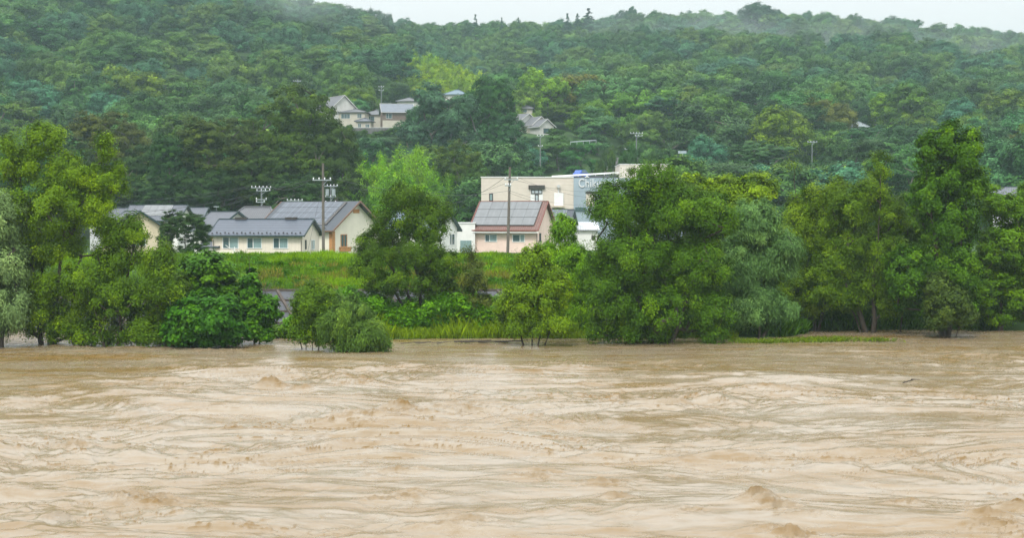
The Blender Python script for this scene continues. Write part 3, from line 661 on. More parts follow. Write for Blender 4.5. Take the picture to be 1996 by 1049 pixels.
# garden tree beside the dark-roofed house
far_tree('big', 362, 412, 110, 150, (.035,.08,.024), 'dark garden tree left of the low house with the slate blue roof', None)
BAMB = [(660,345,80,246),(850,300,90,276),(780,310,110,266),(740,320,110,262),(710,365,90,246),(770,372,100,246),(830,372,90,246),(700,320,90,258),(815,275,80,282),
        (785,105,60,560),(810,135,70,530),(835,150,70,515),(865,160,70,500),(890,172,70,490),(915,180,60,485),(945,175,60,490),(885,118,60,535),(915,130,60,520),(965,178,60,490),(840,118,60,548),(790,140,60,520),(815,165,60,505),(1240,72,60,730),(1280,70,60,730),
        (735,290,110,268),(700,300,70,262),(775,285,100,272),(820,300,100,270),(850,330,90,264),(760,330,120,258),(690,340,80,250),(800,340,90,256),(725,350,80,250),
        (800,88,70,575),(835,95,70,560),(870,108,70,545),(905,122,66,530),(935,138,60,515),(960,155,50,505),(820,115,70,540),(860,130,70,520),(900,145,70,505),(930,160,60,495),(850,150,60,500),
        (1080,80,70,720),(1120,78,70,725),(1160,80,70,720),(1200,76,60,730)]
for px, top, w, d in BAMB:
    if d < 300: lab, gr, c = 'bright green bamboo plume in the thicket behind the middle willow', 'bamboo thicket behind the houses', BAM
    elif d < 600: lab, gr, c = 'yellow-green bamboo on the spur descending from the left ridge', 'bamboo on the high spur', (.23, .36, .055)
    else: lab, gr, c = 'light green bamboo patch just under the far skyline', 'bamboo under the skyline', (.15, .26, .05)
    far_tree('bamboo', px, top, w, d, c, lab, gr, cat='bamboo')

# keep the houses and other built things on the slope in view
CLEAR = [(600, 800, 180, 262, 392), (996, 1075, 190, 262, 400), (1070, 1215, 262, 345, 330), (1305, 1350, 285, 305, 320), (1640, 1700, 215, 240, 400), (1570, 1595, 268, 310, 330), (1225, 1255, 255, 305, 330),
         (236, 400, 395, 440, 190), (780, 812, 180, 200, 430), (865, 908, 160, 178, 450)]
cands = []
r = np.random.default_rng(21)
d = 246.0
while d < 1000:
    step = 16 if d < 430 else 19.5
    half = .44 * d; x = -half + r.uniform(0, step)
    while x < half:
        xx = x + r.uniform(-3.4, 3.4); dd = d + r.uniform(-4.2, 4.2); cands.append((xx, dd)); x += step
    d += step * (.82 if d < 520 else .9)
HP = [(.10,.17,.03), (.05,.12,.07), (.03,.07,.02), (.045,.105,.03), (.035,.085,.026), (.05,.12,.045), (.06,.12,.03), (.045,.1,.04), (.075,.14,.03), (.035,.08,.03), (.065,.115,.028)]
far_pts = []; nind = 0
for xx, dd in cands:
    z = tz(xx, dd); px, py = to_px(xx, dd, z)
    w = r.uniform(13.5, 18) * r.choice([.72, 1.0, 1.0, 1.28]) * (1.15 if dd > 430 else 1); hh = min(19.5, w * r.uniform(.88, 1.08)); z -= 2.2; px, py = to_px(xx, dd, z)
    if 560 < px < 820 and dd < 400: hh *= .75
    if any((xx - a) ** 2 + (dd - b_) ** 2 < (c * .62) ** 2 for a, b_, c in TREEPTS): continue
    s = F / dd; top = py - hh * s; hw = w * .5 * s; bad = False
    for x0, x1, y0, y1, dc in CLEAR:
        if dd < dc + 9 and px + hw > x0 and px - hw < x1 and top < y1:
            room = (py - y1) / s
            if room > 4 and dd < dc - 6: hh = min(hh, room * .95); w = min(w, 1.3 * hh + 2); hw = w * .5 * s; top = py - hh * s
            else: bad = True
    if bad: continue
    if 770 < px < 985 and 440 < dd < 640: continue      # the spur carries bamboo only
    if 660 < px < 885 and dd < 292: continue
    u = r.uniform(); kind = 'round' if u < .85 else 'tiered'
    col = np.array(HP[r.integers(len(HP))]) * r.uniform(1.05, 1.9)
    if px < 760 and py < 215 and px > 190 and r.uniform() < .5: kind = 'tiered'; col = np.array(BLUE) * r.uniform(.8, 1.05)
    if dd < 432 and -150 < px < 2150 and nind < 235:
        side = 'left' if px < 560 else ('middle' if px < 1090 else 'right')
        lvl = 'foot' if dd < 290 else ('lower part' if dd < 350 else 'middle height')
        g_, b2 = col[1], col[2]
        cn = 'blue-green layered' if kind == 'tiered' else ('dark' if g_ < .09 else ('light green' if g_ > .128 else 'mid green'))
        lab = f'{cn} tree in the wood at the {lvl} of the {side} hillside'
        far_tree(kind, px, top, w * s, dd, tuple(col), lab, f'{side} hillside woodland trees', zbase=z)
        nind += 1
    else: far_pts.append((xx, dd, z - .5, w / WD[kind], hh / HT[kind], r.uniform(0, 6.28), 0 if kind == 'round' else 1, int(r.integers(5 if kind == 'round' else 3))))
print('individual wood trees', nind, 'stuff', len(far_pts))

# the far wood past the counted trees: one object that scatters crowns over its points
fp = np.array(far_pts)
srcs = [('round', k) for k in range(5)] + [('tiered', k) for k in range(3)]
carrier = {}
for o in COL.objects:
    if o.name.startswith('crown') and o.data is not None:
        for kk, k in srcs:
            if o.data == VAR[kk][k][0] and (kk, k) not in carrier: carrier[(kk, k)] = o
def far_wood(name, pts, colour, label):
    me = bpy.data.meshes.new(name); me.vertices.add(len(pts)); me.vertices.foreach_set('co', pts[:, :3].astype(np.float32).ravel())
    for nm, arr in (('sw', pts[:, 3]), ('sh', pts[:, 4]), ('ro', pts[:, 5])):
        a = me.attributes.new(nm, 'FLOAT', 'POINT'); a.data.foreach_set('value', arr.astype(np.float32))
    a = me.attributes.new('var', 'INT', 'POINT'); a.data.foreach_set('value', (pts[:, 6] * 5 + pts[:, 7]).astype(np.int32))
    o = link(name, me); o.color = (*colour, 1); tag(o, label, 'forest', kind='stuff')
    ng = bpy.data.node_groups.new(name, 'GeometryNodeTree')
    ng.interface.new_socket('Geometry', in_out='INPUT', socket_type='NodeSocketGeometry'); ng.interface.new_socket('Geometry', in_out='OUTPUT', socket_type='NodeSocketGeometry')
    gi = ng.nodes.new('NodeGroupInput'); go = ng.nodes.new('NodeGroupOutput'); jn = ng.nodes.new('GeometryNodeJoinGeometry')
    def attr(nm, ty='FLOAT'):
        n = ng.nodes.new('GeometryNodeInputNamedAttribute'); n.data_type = ty; n.inputs[0].default_value = nm; return n.outputs[0]
    sc = ng.nodes.new('ShaderNodeCombineXYZ'); sw = attr('sw'); ng.links.new(sw, sc.inputs[0]); ng.links.new(sw, sc.inputs[1]); ng.links.new(attr('sh'), sc.inputs[2])
    ro = ng.nodes.new('ShaderNodeCombineXYZ'); ng.links.new(attr('ro'), ro.inputs[2])
    va = attr('var', 'INT')
    for i, key in enumerate(srcs):
        cmp_ = ng.nodes.new('FunctionNodeCompare'); cmp_.data_type = 'INT'; cmp_.operation = 'EQUAL'
        ng.links.new(va, cmp_.inputs[2]); cmp_.inputs[3].default_value = i
        ip = ng.nodes.new('GeometryNodeInstanceOnPoints'); ob = ng.nodes.new('GeometryNodeObjectInfo'); ob.transform_space = 'ORIGINAL'
        ob.inputs[0].default_value = carrier[key]
        ng.links.new(gi.outputs[0], ip.inputs['Points']); ng.links.new(cmp_.outputs[0], ip.inputs['Selection']); ng.links.new(ob.outputs['Geometry'], ip.inputs['Instance'])
        ng.links.new(sc.outputs[0], ip.inputs['Scale']); ng.links.new(ro.outputs[0], ip.inputs['Rotation']); ng.links.new(ip.outputs[0], jn.inputs[0])
    ng.links.new(jn.outputs[0], go.inputs[0])
    md = o.modifiers.new('scatter', 'NODES'); md.node_group = ng
px_all = CX + F * fp[:, 0] / fp[:, 1]
sel = r.integers(0, 4, len(fp))
lft = px_all < 780
FW = [((.10, .185, .05), 'yellowish green'), ((.075, .165, .05), 'fresh green'), ((.05, .115, .035), 'dark green'), ((.06, .14, .075), 'bluish green')]
for side, msk in (('high on the left hillside', lft), ('covering the far right ridge', ~lft)):
    for q in range(4): far_wood('distant_forest', fp[msk & (sel == q)], FW[q][0], f'{FW[q][1]} trees of the unbroken wood {side}')

# ------------------------------------------------------------------ levee: grass, revetment, weeds
def blades(name, x, y, z, h, w, r, lean=.35, col=(.09, .2, .02), mat=M_LEAF, label='', cat='grass', tone=None, n_seg=1):
    n = len(x); a = r.uniform(0, math.pi, n); dx = np.cos(a) * w * .5; dy = np.sin(a) * w * .5
    la = r.uniform(0, 2 * math.pi, n); lx = np.cos(la) * lean * h * r.uniform(.2, 1, n); ly = np.sin(la) * lean * h * r.uniform(.2, 1, n)
    b0 = np.stack([x - dx, y - dy, z], 1); b1 = np.stack([x + dx, y + dy, z], 1)
    m1 = np.stack([x + dx * .9 + lx * .4, y + dy * .9 + ly * .4, z + h * .62], 1); t1 = np.stack([x + lx, y + ly, z + h], 1)
    V = np.stack([b0, b1, m1, t1], 1).reshape(-1, 3)
    me = np_mesh(name, V, np.arange(n * 4).reshape(n, 4), {'leaf': r.uniform(0, 1, n), 'spray': tone if tone is not None else r.uniform(0, .5, n)})
    o = link(name, me, mat); o.color = (*col, 1); tag(o, label, cat, kind='stuff'); return o
r = np.random.default_rng(5)
n = 230000
gy_ = r.uniform(106.3, 123, n); gpx = r.uniform(-150, 2150, n)
vis = ((gpx > 330) & (gpx < 1150)) | (r.uniform(size=n) < .35)
gy_, gpx = gy_[vis], gpx[vis]; gx_ = (gpx - CX) / F * gy_
tone = np.clip(.4 + .35 * samp(S1, gx_ / 60, gy_ / 35) + .25 * samp(S3, gx_ / 9, gy_ / 7), 0, 1)
hh = .22 + .2 * tone + .12 * np.clip(samp(S2, gx_ / 23 + .3, gy_ / 19), 0, 2) + .13 * np.clip(samp(S3, gx_ / 7, gy_ / 20), 0, 2) * ((gy_ > 113.5) & (gy_ < 118)) + .12 * ((gy_ > 115) & (gy_ < 118)) * r.uniform(0, 1, len(gy_))
blades('levee_grass', gx_, gy_, terrain(gx_, gy_) - .02, hh, .05, r, .5, (.12, .24, .022), label='long wet bright green grass covering the levee bank', tone=np.clip(tone * .9 - .1 + r.normal(0, .12, len(gy_)), 0, 1))
n = 30000
y3 = r.uniform(106.3, 112.5, n); p3 = r.uniform(380, 1060, n); x3 = (p3 - CX) / F * y3; k = samp(S3, x3 / 12, y3 / 9) + .6 * (109.5 - y3) / 3 > .45; x3, y3 = x3[k], y3[k]
blades('seeding_grass', x3, y3, terrain(x3, y3), r.uniform(.25, .6, len(x3)), .045, r, .5, (.17, .19, .05), label='olive brown seeding grass in patches low on the levee bank', tone=r.uniform(0, .7, len(x3)))
n = 2600
y3 = r.uniform(107, 116, n); p3 = r.uniform(380, 1100, n); x3 = (p3 - CX) / F * y3; k = samp(S1, x3 / 14 + .2, y3 / 10) > .75; x3, y3 = x3[k], y3[k]; c3 = np.stack([x3, y3, terrain(x3, y3) + .18], 1)
o3 = link('bank_herbs', leaves_mesh('bank_herbs', c3, np.full(len(c3), .3), rnd_dirs(r, len(c3)), r.uniform(0, .6, len(c3)), 30, .16, .1, r, .1, .7, .8), M_LEAF); o3.color = (.08, .19, .02, 1); tag(o3, 'darker leafy herbs dotted over the levee grass', 'weeds', kind='stuff')
# reeds and grass along the silt berm
n = 60000
py_ = r.uniform(94.2, 98.6, n); ppx = r.uniform(700, 1440, n); px_ = (ppx - CX) / F * py_; tzv = terrain(px_, py_)
k = tzv > -.12; px_, py_, tzv = px_[k], py_[k], tzv[k]
blades('reeds', px_, py_, tzv, r.uniform(.15, .75, len(px_)) * (.8 + .35 * np.clip(samp(S3, px_ / 21, py_ / 9), -1, 1.2)) * r.choice([1, 1, 1, 1.7], len(px_)), .028, r, .55, (.12, .23, .02), label='yellow-green reeds and grass along the foot of the bank by the water', tone=r.uniform(0, .9, len(px_)))
n = 26000
py_ = r.uniform(95.5, 104, n); ppx = r.uniform(1120, 1960, n); px_ = (ppx - CX) / F * py_; tzv = terrain(px_, py_); k = tzv > -.15; px_, py_, tzv = px_[k], py_[k], tzv[k]
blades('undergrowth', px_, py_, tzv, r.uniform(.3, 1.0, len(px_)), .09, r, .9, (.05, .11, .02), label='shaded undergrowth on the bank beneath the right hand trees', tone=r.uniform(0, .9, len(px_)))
# tall leafy weeds (countless) on the berm
r = np.random.default_rng(9); n = 1500
wy2 = r.uniform(96.4, 102.5, n); wpx2 = r.uniform(560, 1160, n); wx2 = (wpx2 - CX) / F * wy2; wz2 = terrain(wx2, wy2)
C = []; O = []
for i in range(n):
    hgt = r.uniform(1.2, 2.3) * (.72 + .2 * math.sin(wpx2[i] * .03) + .12 * math.sin(wpx2[i] * .11 + 2))
    if wpx2[i] < 625: hgt *= .55
    for e in range(6):
        f = (e + 1) / 6; C.append((wx2[i] + r.normal() * .12, wy2[i] + r.normal() * .12, wz2[i] + hgt * f)); v = rnd_dirs(r, 1)[0]; O.append(v)
C = np.array(C); O = np.array(O)
sp = np.repeat(np.clip(r.normal(.25, .2, n), 0, 1), 6)
wm = leaves_mesh('weeds', C, np.full(len(C), .34), O, sp, 22, .26, .15, r, .15, .7, .8)
wo = link('weeds', wm, M_LEAF); wo.color = (.085, .23, .022, 1); tag(wo, 'tall leafy green weeds massed between the willow and the water', 'weeds', kind='stuff')
st = MB()
# low leafy creepers at the left end and far right
r = np.random.default_rng(19); n = 700
c2 = np.stack([(r.uniform(520, 620, n) - CX) / F * 97, r.uniform(95.5, 99, n), r.uniform(-.1, .45, n)], 1)
lo_ = link('creepers', leaves_mesh('creepers', c2, np.full(n, .3), rnd_dirs(r, n), r.uniform(0, .6, n), 22, .2, .15, r, .1, .5, .8), M_LEAF)
lo_.color = (.075, .16, .02, 1); tag(lo_, 'low creeping greenery where the bank meets the water left of the weeds', 'creepers', kind='stuff')
# flattened floating grass strip at the right
n = 9000
py_ = r.uniform(90.5, 94.5, n); ppx = r.uniform(1425, 1770, n); px_ = (ppx - CX) / F * py_
k = (np.abs(py_ - 92.2 - .8 * np.sin(ppx * .02)) < 1.2 * np.clip((1790 - ppx) / 160, .1, 1)) & (samp(S3, px_ / 11, py_ / 3) + r.normal(0, .3, n) > -.1); px_, py_ = px_[k], py_[k]
blades('floating_grass', px_, py_, np.full(len(px_), -.08), r.uniform(.08, .32, len(px_)), .04, r, 1.6, (.085, .15, .025), label='flattened grass lying on the water below the right hand trees', tone=r.uniform(0, .8, len(px_)))

# concrete revetment: sloping slabs held by a lattice of beams
M_CONC = surf('wet_concrete', (.075, .08, .09), .8, .25, .8, bump=.2)
M_BEAM = surf('stained_concrete_beams', (.075, .06, .05), .8, .3, 1.5, bump=.2)
rv = empty('concrete_revetment', (0, 101.5, -.4)); tag(rv, 'grey concrete bank facing with a lattice of raised beams below the grass', 'retaining wall')
y0, z0, y1, z1 = 101.3, -.55, 106.0, 2.46
nrm = Vector((0, -(z1 - z0), (y1 - y0))).normalized()
def rp(x, f, lift): return Vector((x, y0 + (y1 - y0) * f - 101.5, z0 + (z1 - z0) * f + .4)) + nrm * lift
sl = MB()
X0, X1 = -75, 9
sl.hexa([rp(X0, 0, .0), rp(X1, 0, .0), rp(X1, 1, .0), rp(X0, 1, .0)], [rp(X0, 0, .12), rp(X1, 0, .12), rp(X1, 1, .12), rp(X0, 1, .12)])
sl.build('slab', M_CONC, rv)
bm_ = MB()
x = X0 - 4
while x < X1 + 4:
    bm_.bar(rp(x, .985, .15), rp(x + 2.6, .0, .15), .2, .2); x += 2.05
for f in (.02, .27, .52, .77): bm_.bar(rp(X0, f, .14), rp(X1, f, .14), .16, .16)
tag(bm_.build('beam_lattice', M_BEAM, rv), 'raised brownish beams')
cp = MB(); cp.bar(rp(X0, 1.0, .16), rp(X1, 1.0, .14), .2, .16); cp.build('coping', M_BEAM, rv)
# floating debris
dr = MB(); rr_ = random.Random(4)
for k in range(14):
    px = rr_.uniform(880, 990); q = P(px, 666, 91.6); dr.cyl((q.x, 91.6 + rr_.uniform(-.4, .4), -.02), (q.x + rr_.uniform(.5, 1.8), 91.6 + rr_.uniform(-.5, .5), .04), .05, .02, 5)
tag(dr.build('driftwood', M_BARK), 'brown drift branches stranded on the water left of the yellow-green bush', 'driftwood')
dr = MB(); q = P(1772, 746, 69); dr.cyl((q.x - .4, 68.6, .0), (q.x + .35, 69.2, .1), .035, .02, 6); dr.cyl((q.x + .1, 69, .12), (q.x + .55, 69, .1), .03, .01, 5)
tag(dr.build('driftwood', M_BARK), 'short dark stick floating on the brown river at right', 'driftwood')
dr = MB(); q = P(1448, 733, 71.8)
dr.cyl((q.x - .2, 71.8, .05), (q.x + .3, 71.9, .1), .05, .03, 6); dr.cyl((q.x + .45, 71.6, .04), (q.x + 1.0, 71.5, .07), .03, .02, 5)
tag(dr.build('driftwood', M_BARK), 'tiny dark twigs floating in midstream right of the centre', 'driftwood')
dr = MB()
for k in range(8):
    q = P(rr_.uniform(780, 860), 670, 90.5); dr.cyl((q.x, 90.5 + rr_.uniform(-.5, .5), -.02), (q.x + rr_.uniform(.4, 1.2), 90.5 + rr_.uniform(-.3, .3), .05), .03, .015, 5)
tag(dr.build('driftwood', M_BARK2), 'thin reed stalks adrift beside the bent willow bush', 'driftwood')

# ------------------------------------------------------------------ buildings
M_GLASS, t, b = nmat('window_glass'); b.inputs['Base Color'].default_value = (.07, .12, .13, 1); b.inputs['Roughness'].default_value = .08; b.inputs['Specular IOR Level'].default_value = .8
M_CURT = surf('curtained_glass', (.22, .32, .32), .15, .2, 3, spec=.7, streak=(6, 6, .3))
M_WHITE = surf('white_window_frame', (.75, .76, .74), .4, .05)
M_DARKF = surf('dark_frame', (.05, .045, .04), .4, .1)
M_SOLAR = ribbed('solar_cells', (.075, .09, .11), 0, 1.0, .1, .4, 1.5)
M_SOLAR2 = ribbed('grey_solar_cells', (.16, .17, .175), 0, 1.1, .05, .5, 1.1)
M_SLATE = ribbed('slate_blue_metal_roof', (.06, .075, .1), 2, .3, .25, .35, .85)
M_SLATE2 = surf('dark_metal_roof', (.05, .06, .072), .55, .12, 2)
M_TRIM = surf('dark_green_trim', (.035, .06, .065), .4, .1)
M_TILE = ribbed('grey_tile_roof', (.12, .125, .135), 0, .28, .6, .7, .55)
M_TILED = ribbed('dark_tile_roof', (.085, .095, .115), 0, .3, .6, .45, .55)
M_RTILE = ribbed('red_brown_tile_roof', (.17, .095, .08), 0, .3, .6, .6, .6)
M_CREAM = ribbed('cream_siding', (.74, .67, .56), 0, .45, .12, .75, .93, .04)
M_CREAM2 = surf('pale_yellow_render', (.76, .72, .59), .8, .06, 1)
M_PINK = surf('pink_render', (.80, .62, .53), .8, .08, 1.2)
M_WWALL = surf('white_render', (.74, .74, .70), .75, .07, 1.2)
M_GWALL = surf('grey_render', (.5, .51, .5), .8, .08, 1.2)
M_YWALL = surf('straw_render', (.62, .54, .38), .8, .08, 1.2)
M_STEEL = surf('galvanised_steel', (.28, .33, .33), .4, .1)
M_BRW = surf('brown_siding', (.16, .12, .1), .7, .1, 2)
M_WOOD = surf('orange_wood', (.45, .22, .08), .6, .2, 3)
M_SOFF = surf('eaves_board', (.5, .44, .34), .7, .08)
def window(parent, face, u, z, w, h, L_, D_, frame=M_WHITE, pane=M_GLASS, panes=2, split=.42, name='window', curtain=None):
    """face: f front(-y) b back r right(+x) l left; local house coords, x in 0..-L (right end at 0), y 0..D"""
    t_ = .085
    def bx(mb, u0, u1, z0, z1, o0, o1):
        if face == 'f': mb.box(u0, u1, -o1, -o0, z0, z1)
        elif face == 'r': mb.box(o0, o1, u0, u1, z0, z1)
        elif face == 'l': mb.box(-L_ - o1, -L_ - o0, u0, u1, z0, z1)
        else: mb.box(u0, u1, D_ + o0, D_ + o1, z0, z1)
    fr = MB(); bx(fr, u, u + w, z, z + t_, .003, .07); bx(fr, u, u + w, z + h - t_, z + h, .003, .07)
    bx(fr, u, u + t_, z + t_, z + h - t_, .003, .065); bx(fr, u + w - t_, u + w, z + t_, z + h - t_, .003, .065)
    xs = [u + t_, u + w - t_]
    if panes == 2: m_ = u + w * split; bx(fr, m_ - t_ * .5, m_ + t_ * .5, z + t_, z + h - t_, .003, .06); xs = [u + t_, m_, u + w - t_]
    if panes > 2: xs = [u + t_ + (w - 2 * t_) * k / panes for k in range(panes + 1)]; [bx(fr, q - .03, q + .03, z + t_, z + h - t_, .003, .06) for q in xs[1:-1]]
    fo = fr.build(name, frame, parent)
    for k in range(len(xs) - 1):
        p_ = MB(); bx(p_, xs[k] + .01, xs[k + 1] - .01, z + t_, z + h - t_, .004, .02)
        p_.build('pane', (curtain if curtain and k > 0 else pane), fo)
    return fo
def gable_house(name, label, cat, px, d, rot, L_, D_, wall_h, rise, wall, roof, trim=M_TRIM, over=.5, z=3.4, over_end=.4, thick=.14, ridge_cap=True, group=None, gable_over_mat=None):
    """origin at the front right wall corner; length runs to -x, depth to +y; rot>0 turns the right gable towards the viewer"""
    o = empty(name, (PXX(px, d), d, z), -R(rot)); tag(o, label, cat, group)
    w = MB(); zh = wall_h
    vs = [(-L_, 0, -1.5), (0, 0, -1.5), (0, D_, -1.5), (-L_, D_, -1.5), (-L_, 0, zh), (0, 0, zh), (0, D_, zh), (-L_, D_, zh), (0, D_ / 2, zh + rise), (-L_, D_ / 2, zh + rise)]
    w.add(vs, [(0, 3, 2, 1), (0, 1, 5, 4), (1, 2, 6, 8, 5), (2, 3, 7, 6), (3, 0, 4, 9, 7), (4, 5, 8, 9), (6, 7, 9, 8)])
    w.build('wall', wall, o)
    sl = rise / (D_ / 2); ro = MB(); t0 = .03
    for sgn in (-1, 1):
        ye = -over if sgn < 0 else D_ + over; ze = zh - over * sl; yr = D_ / 2; zr = zh + rise
        a = [(-L_ - over_end, ye, ze + t0), (over_end, ye, ze + t0), (over_end, yr, zr + t0), (-L_ - over_end, yr, zr + t0)]
        b_ = [(p[0], p[1], p[2] + thick) for p in a]
        if sgn > 0: a = a[::-1]; b_ = b_[::-1]
        ro.hexa(a, b_)
    rf = ro.build('roof', roof, o)
    tr = MB()
    for sgn in (-1, 1):
        ye = -over - .05 if sgn < 0 else D_ + over + .05; ze = zh - over * sl
        tr.bar((-L_ - over_end, ye, ze + .08), (over_end, ye, ze + .08), .1, .14)
        for xe in (-L_ - over_end - .03, over_end + .03):
            tr.bar((xe, ye, ze + .08), (xe, D_ / 2, zh + rise + .12), .06, .22)
    if ridge_cap: tr.bar((-L_ - over_end, D_ / 2, zh + rise + thick + .05), (over_end, D_ / 2, zh + rise + thick + .05), .22, .08)
    tr.build('trim', trim, rf)
    return o, rf
def roof_pt(x, s, lift, D_, wall_h, rise, over):
    """s=0 at the eave line of the front slope, 1 at the ridge"""
    sl = rise / (D_ / 2); ye = -over; y = ye + (D_ / 2 - ye) * s; z = wall_h + y * sl
    n = Vector((0, -sl, 1)).normalized(); return Vector((x, y, z)) + n * (lift)
def panels(parent, x0, x1, s0, s1, nx_, ny_, hs, mat, lift=.24, gap=.015, frame=M_WHITE):
    D_, wh, ri, ov = hs
    k = 0
    for i in range(nx_):
        mb = MB(); a, b_ = x0 + (x1 - x0) * i / nx_ + gap, x0 + (x1 - x0) * (i + 1) / nx_ - gap
        for j in range(ny_):
            p, q = s0 + (s1 - s0) * j / ny_ + .006, s0 + (s1 - s0) * (j + 1) / ny_ - .006
            mb.hexa([roof_pt(a, p, lift, *hs), roof_pt(b_, p, lift, *hs), roof_pt(b_, q, lift, *hs), roof_pt(a, q, lift, *hs)],
                    [roof_pt(a, p, lift + .05, *hs), roof_pt(b_, p, lift + .05, *hs), roof_pt(b_, q, lift + .05, *hs), roof_pt(a, q, lift + .05, *hs)])
        mb.build('solar_panel', mat, parent)
    rl = MB(); rl.hexa([roof_pt(x0, s0, lift - .09, *hs), roof_pt(x1, s0, lift - .09, *hs), roof_pt(x1, s1, lift - .09, *hs), roof_pt(x0, s1, lift - .09, *hs)],
                       [roof_pt(x0, s0, lift - .01, *hs), roof_pt(x1, s0, lift - .01, *hs), roof_pt(x1, s1, lift - .01, *hs), roof_pt(x0, s1, lift - .01, *hs)])
    rl.build('panel_frame', frame, parent)

# low house with slate blue roof
h, rf = gable_house('bungalow', 'low cream bungalow with a long slate blue roof just behind the levee', 'house', 589, 164, 11, 11.0, 6.0, 2.65, 1.6, M_CREAM, M_SLATE, z=3.4)
for u, c in ((-3.55, None), (-6.75, None)): window(h, 'f', u, .98, 1.85, 1.3, 11, 6, curtain=M_CURT)
window(h, 'f', -9.75, .95, 2.0, 1.4, 11, 6, curtain=M_CURT)
window(h, 'r', .9, .9, .45, 1.1, 11, 6, M_DARKF, panes=1); window(h, 'r', 3.0, .8, 1.3, 1.2, 11, 6, panes=2, curtain=M_CURT)
mb = MB(); mb.box(-10.98, -7.2, -1.1, -.98, -1.2, .75); mb.box(-7.3, -7.2, -.98, -.01, -1.2, .75); mb.box(-11.0, -10.9, -.98, -.01, -1.2, .75); mb.build('porch_parapet', M_CREAM2, h)
mb = MB()
for k in range(22):
    p = roof_pt(-10.9 + k * .51, .09 + (.045 if k % 2 else 0), .2, 6, 2.65, 1.6, .5); mb.box(p.x - .09, p.x + .09, p.y - .04, p.y + .04, p.z - .02, p.z + .1)
mb.build('snow_guards', M_DARKF, rf)
for xx in (-8.6, -2.4):
    mb = MB(); zr = 2.65 + 1.6 + .1; mb.box(xx - .7, xx + .7, 2.75, 3.25, zr, zr + .28); mb.build('ridge_vent', M_DARKF, rf)
mb = MB(); mb.cyl((.02, -.45, 2.0), (-.1, -.08, 1.7), .04, n=6); mb.cyl((-.1, -.08, 1.7), (-.1, -.08, -1), .04, n=6); mb.build('downpipe', M_DARKF, h)
mb = MB(); mb.cyl((-10.7, -.45, 2.0), (-10.85, -.08, 1.7), .035, n=6); mb.cyl((-10.85, -.08, 1.7), (-10.85, -.08, .5), .035, n=6); mb.build('downpipe', M_DARKF, h)
mb = MB(); mb.box(-12.2, -11.05, -.3, 2.6, .15, .75); mb.box(-12.0, -11.2, -.2, 2.5, -1.2, .14); o_ = mb.build('lean_to', M_WWALL, h)
# satellite dish-like street mirror post in front
mb = MB(); q = P(457, 486, 157); 
mb.cyl((q.x, 157, 3.0), (q.x, 157, 4.75), .05, n=6); mb.bar((q.x, 157, 4.3), (q.x - .9, 156.6, 4.95), .12, .06)
tag(mb.build('guide_post', M_WHITE), 'white slanted marker post in front of the bungalow porch', 'post')

# larger house with solar roof and pale gable
HS2 = (9.2, 3.35, 3.25, .6)
h2, rf2 = gable_house('house', 'cream gabled house with a big solar panel roof and a wooden flower box', 'house', 647, 176, 34, 12.0, 9.2, 3.35, 3.25, M_CREAM2, M_SLATE2, trim=surf('brown_bargeboard', (.2, .12, .08), .6, .1), over=.6, over_end=.7, z=3.3, ridge_cap=False)
panels(rf2, -11.7, -1.6, .22, .96, 6, 4, HS2, M_SOLAR)
MB().hexa([roof_pt(-1.57, .2, .02, *HS2), roof_pt(-1.2, .2, .02, *HS2), roof_pt(-1.2, .96, .02, *HS2), roof_pt(-1.57, .96, .02, *HS2)], [roof_pt(-1.57, .2, .26, *HS2), roof_pt(-1.2, .2, .26, *HS2), roof_pt(-1.2, .96, .26, *HS2), roof_pt(-1.57, .96, .26, *HS2)]).build('dark_edge_strip', M_DARKF, rf2)  # dark raised strip along the right edge of the panels
f_ = window(h2, 'r', 1.6, 1.0, 1.2, 1.6, 12, 9.2, M_WOOD, panes=2, split=.5, pane=M_GLASS)
mb = MB(); mb.box(.02, .5, 1.35, 3.05, .45, .95); mb.box(.02, .55, 1.3, 3.1, .95, 1.02); mb.build('flower_box', M_WOOD, h2)
mb = MB(); mb.box(-.45, .03, -.03, .0, -1.2, 3.0); mb.box(.003, .03, .05, .55, -1.2, 3.0); mb.build('wooden_panel', M_WOOD, h2)
mb = MB(); mb.box(.02, .06, 4.0, 5.2, 5.25, 5.75); mb.build('gable_vent', M_WOOD, h2)
mb = MB()
for k in range(10):
    p = roof_pt(-.9 - k * .5, .07 + .04 * (k % 2), .2, *HS2); mb.box(p.x - .1, p.x + .1, p.y - .04, p.y + .04, p.z - .02, p.z + .1)
mb.build('snow_guards', M_DARKF, rf2)
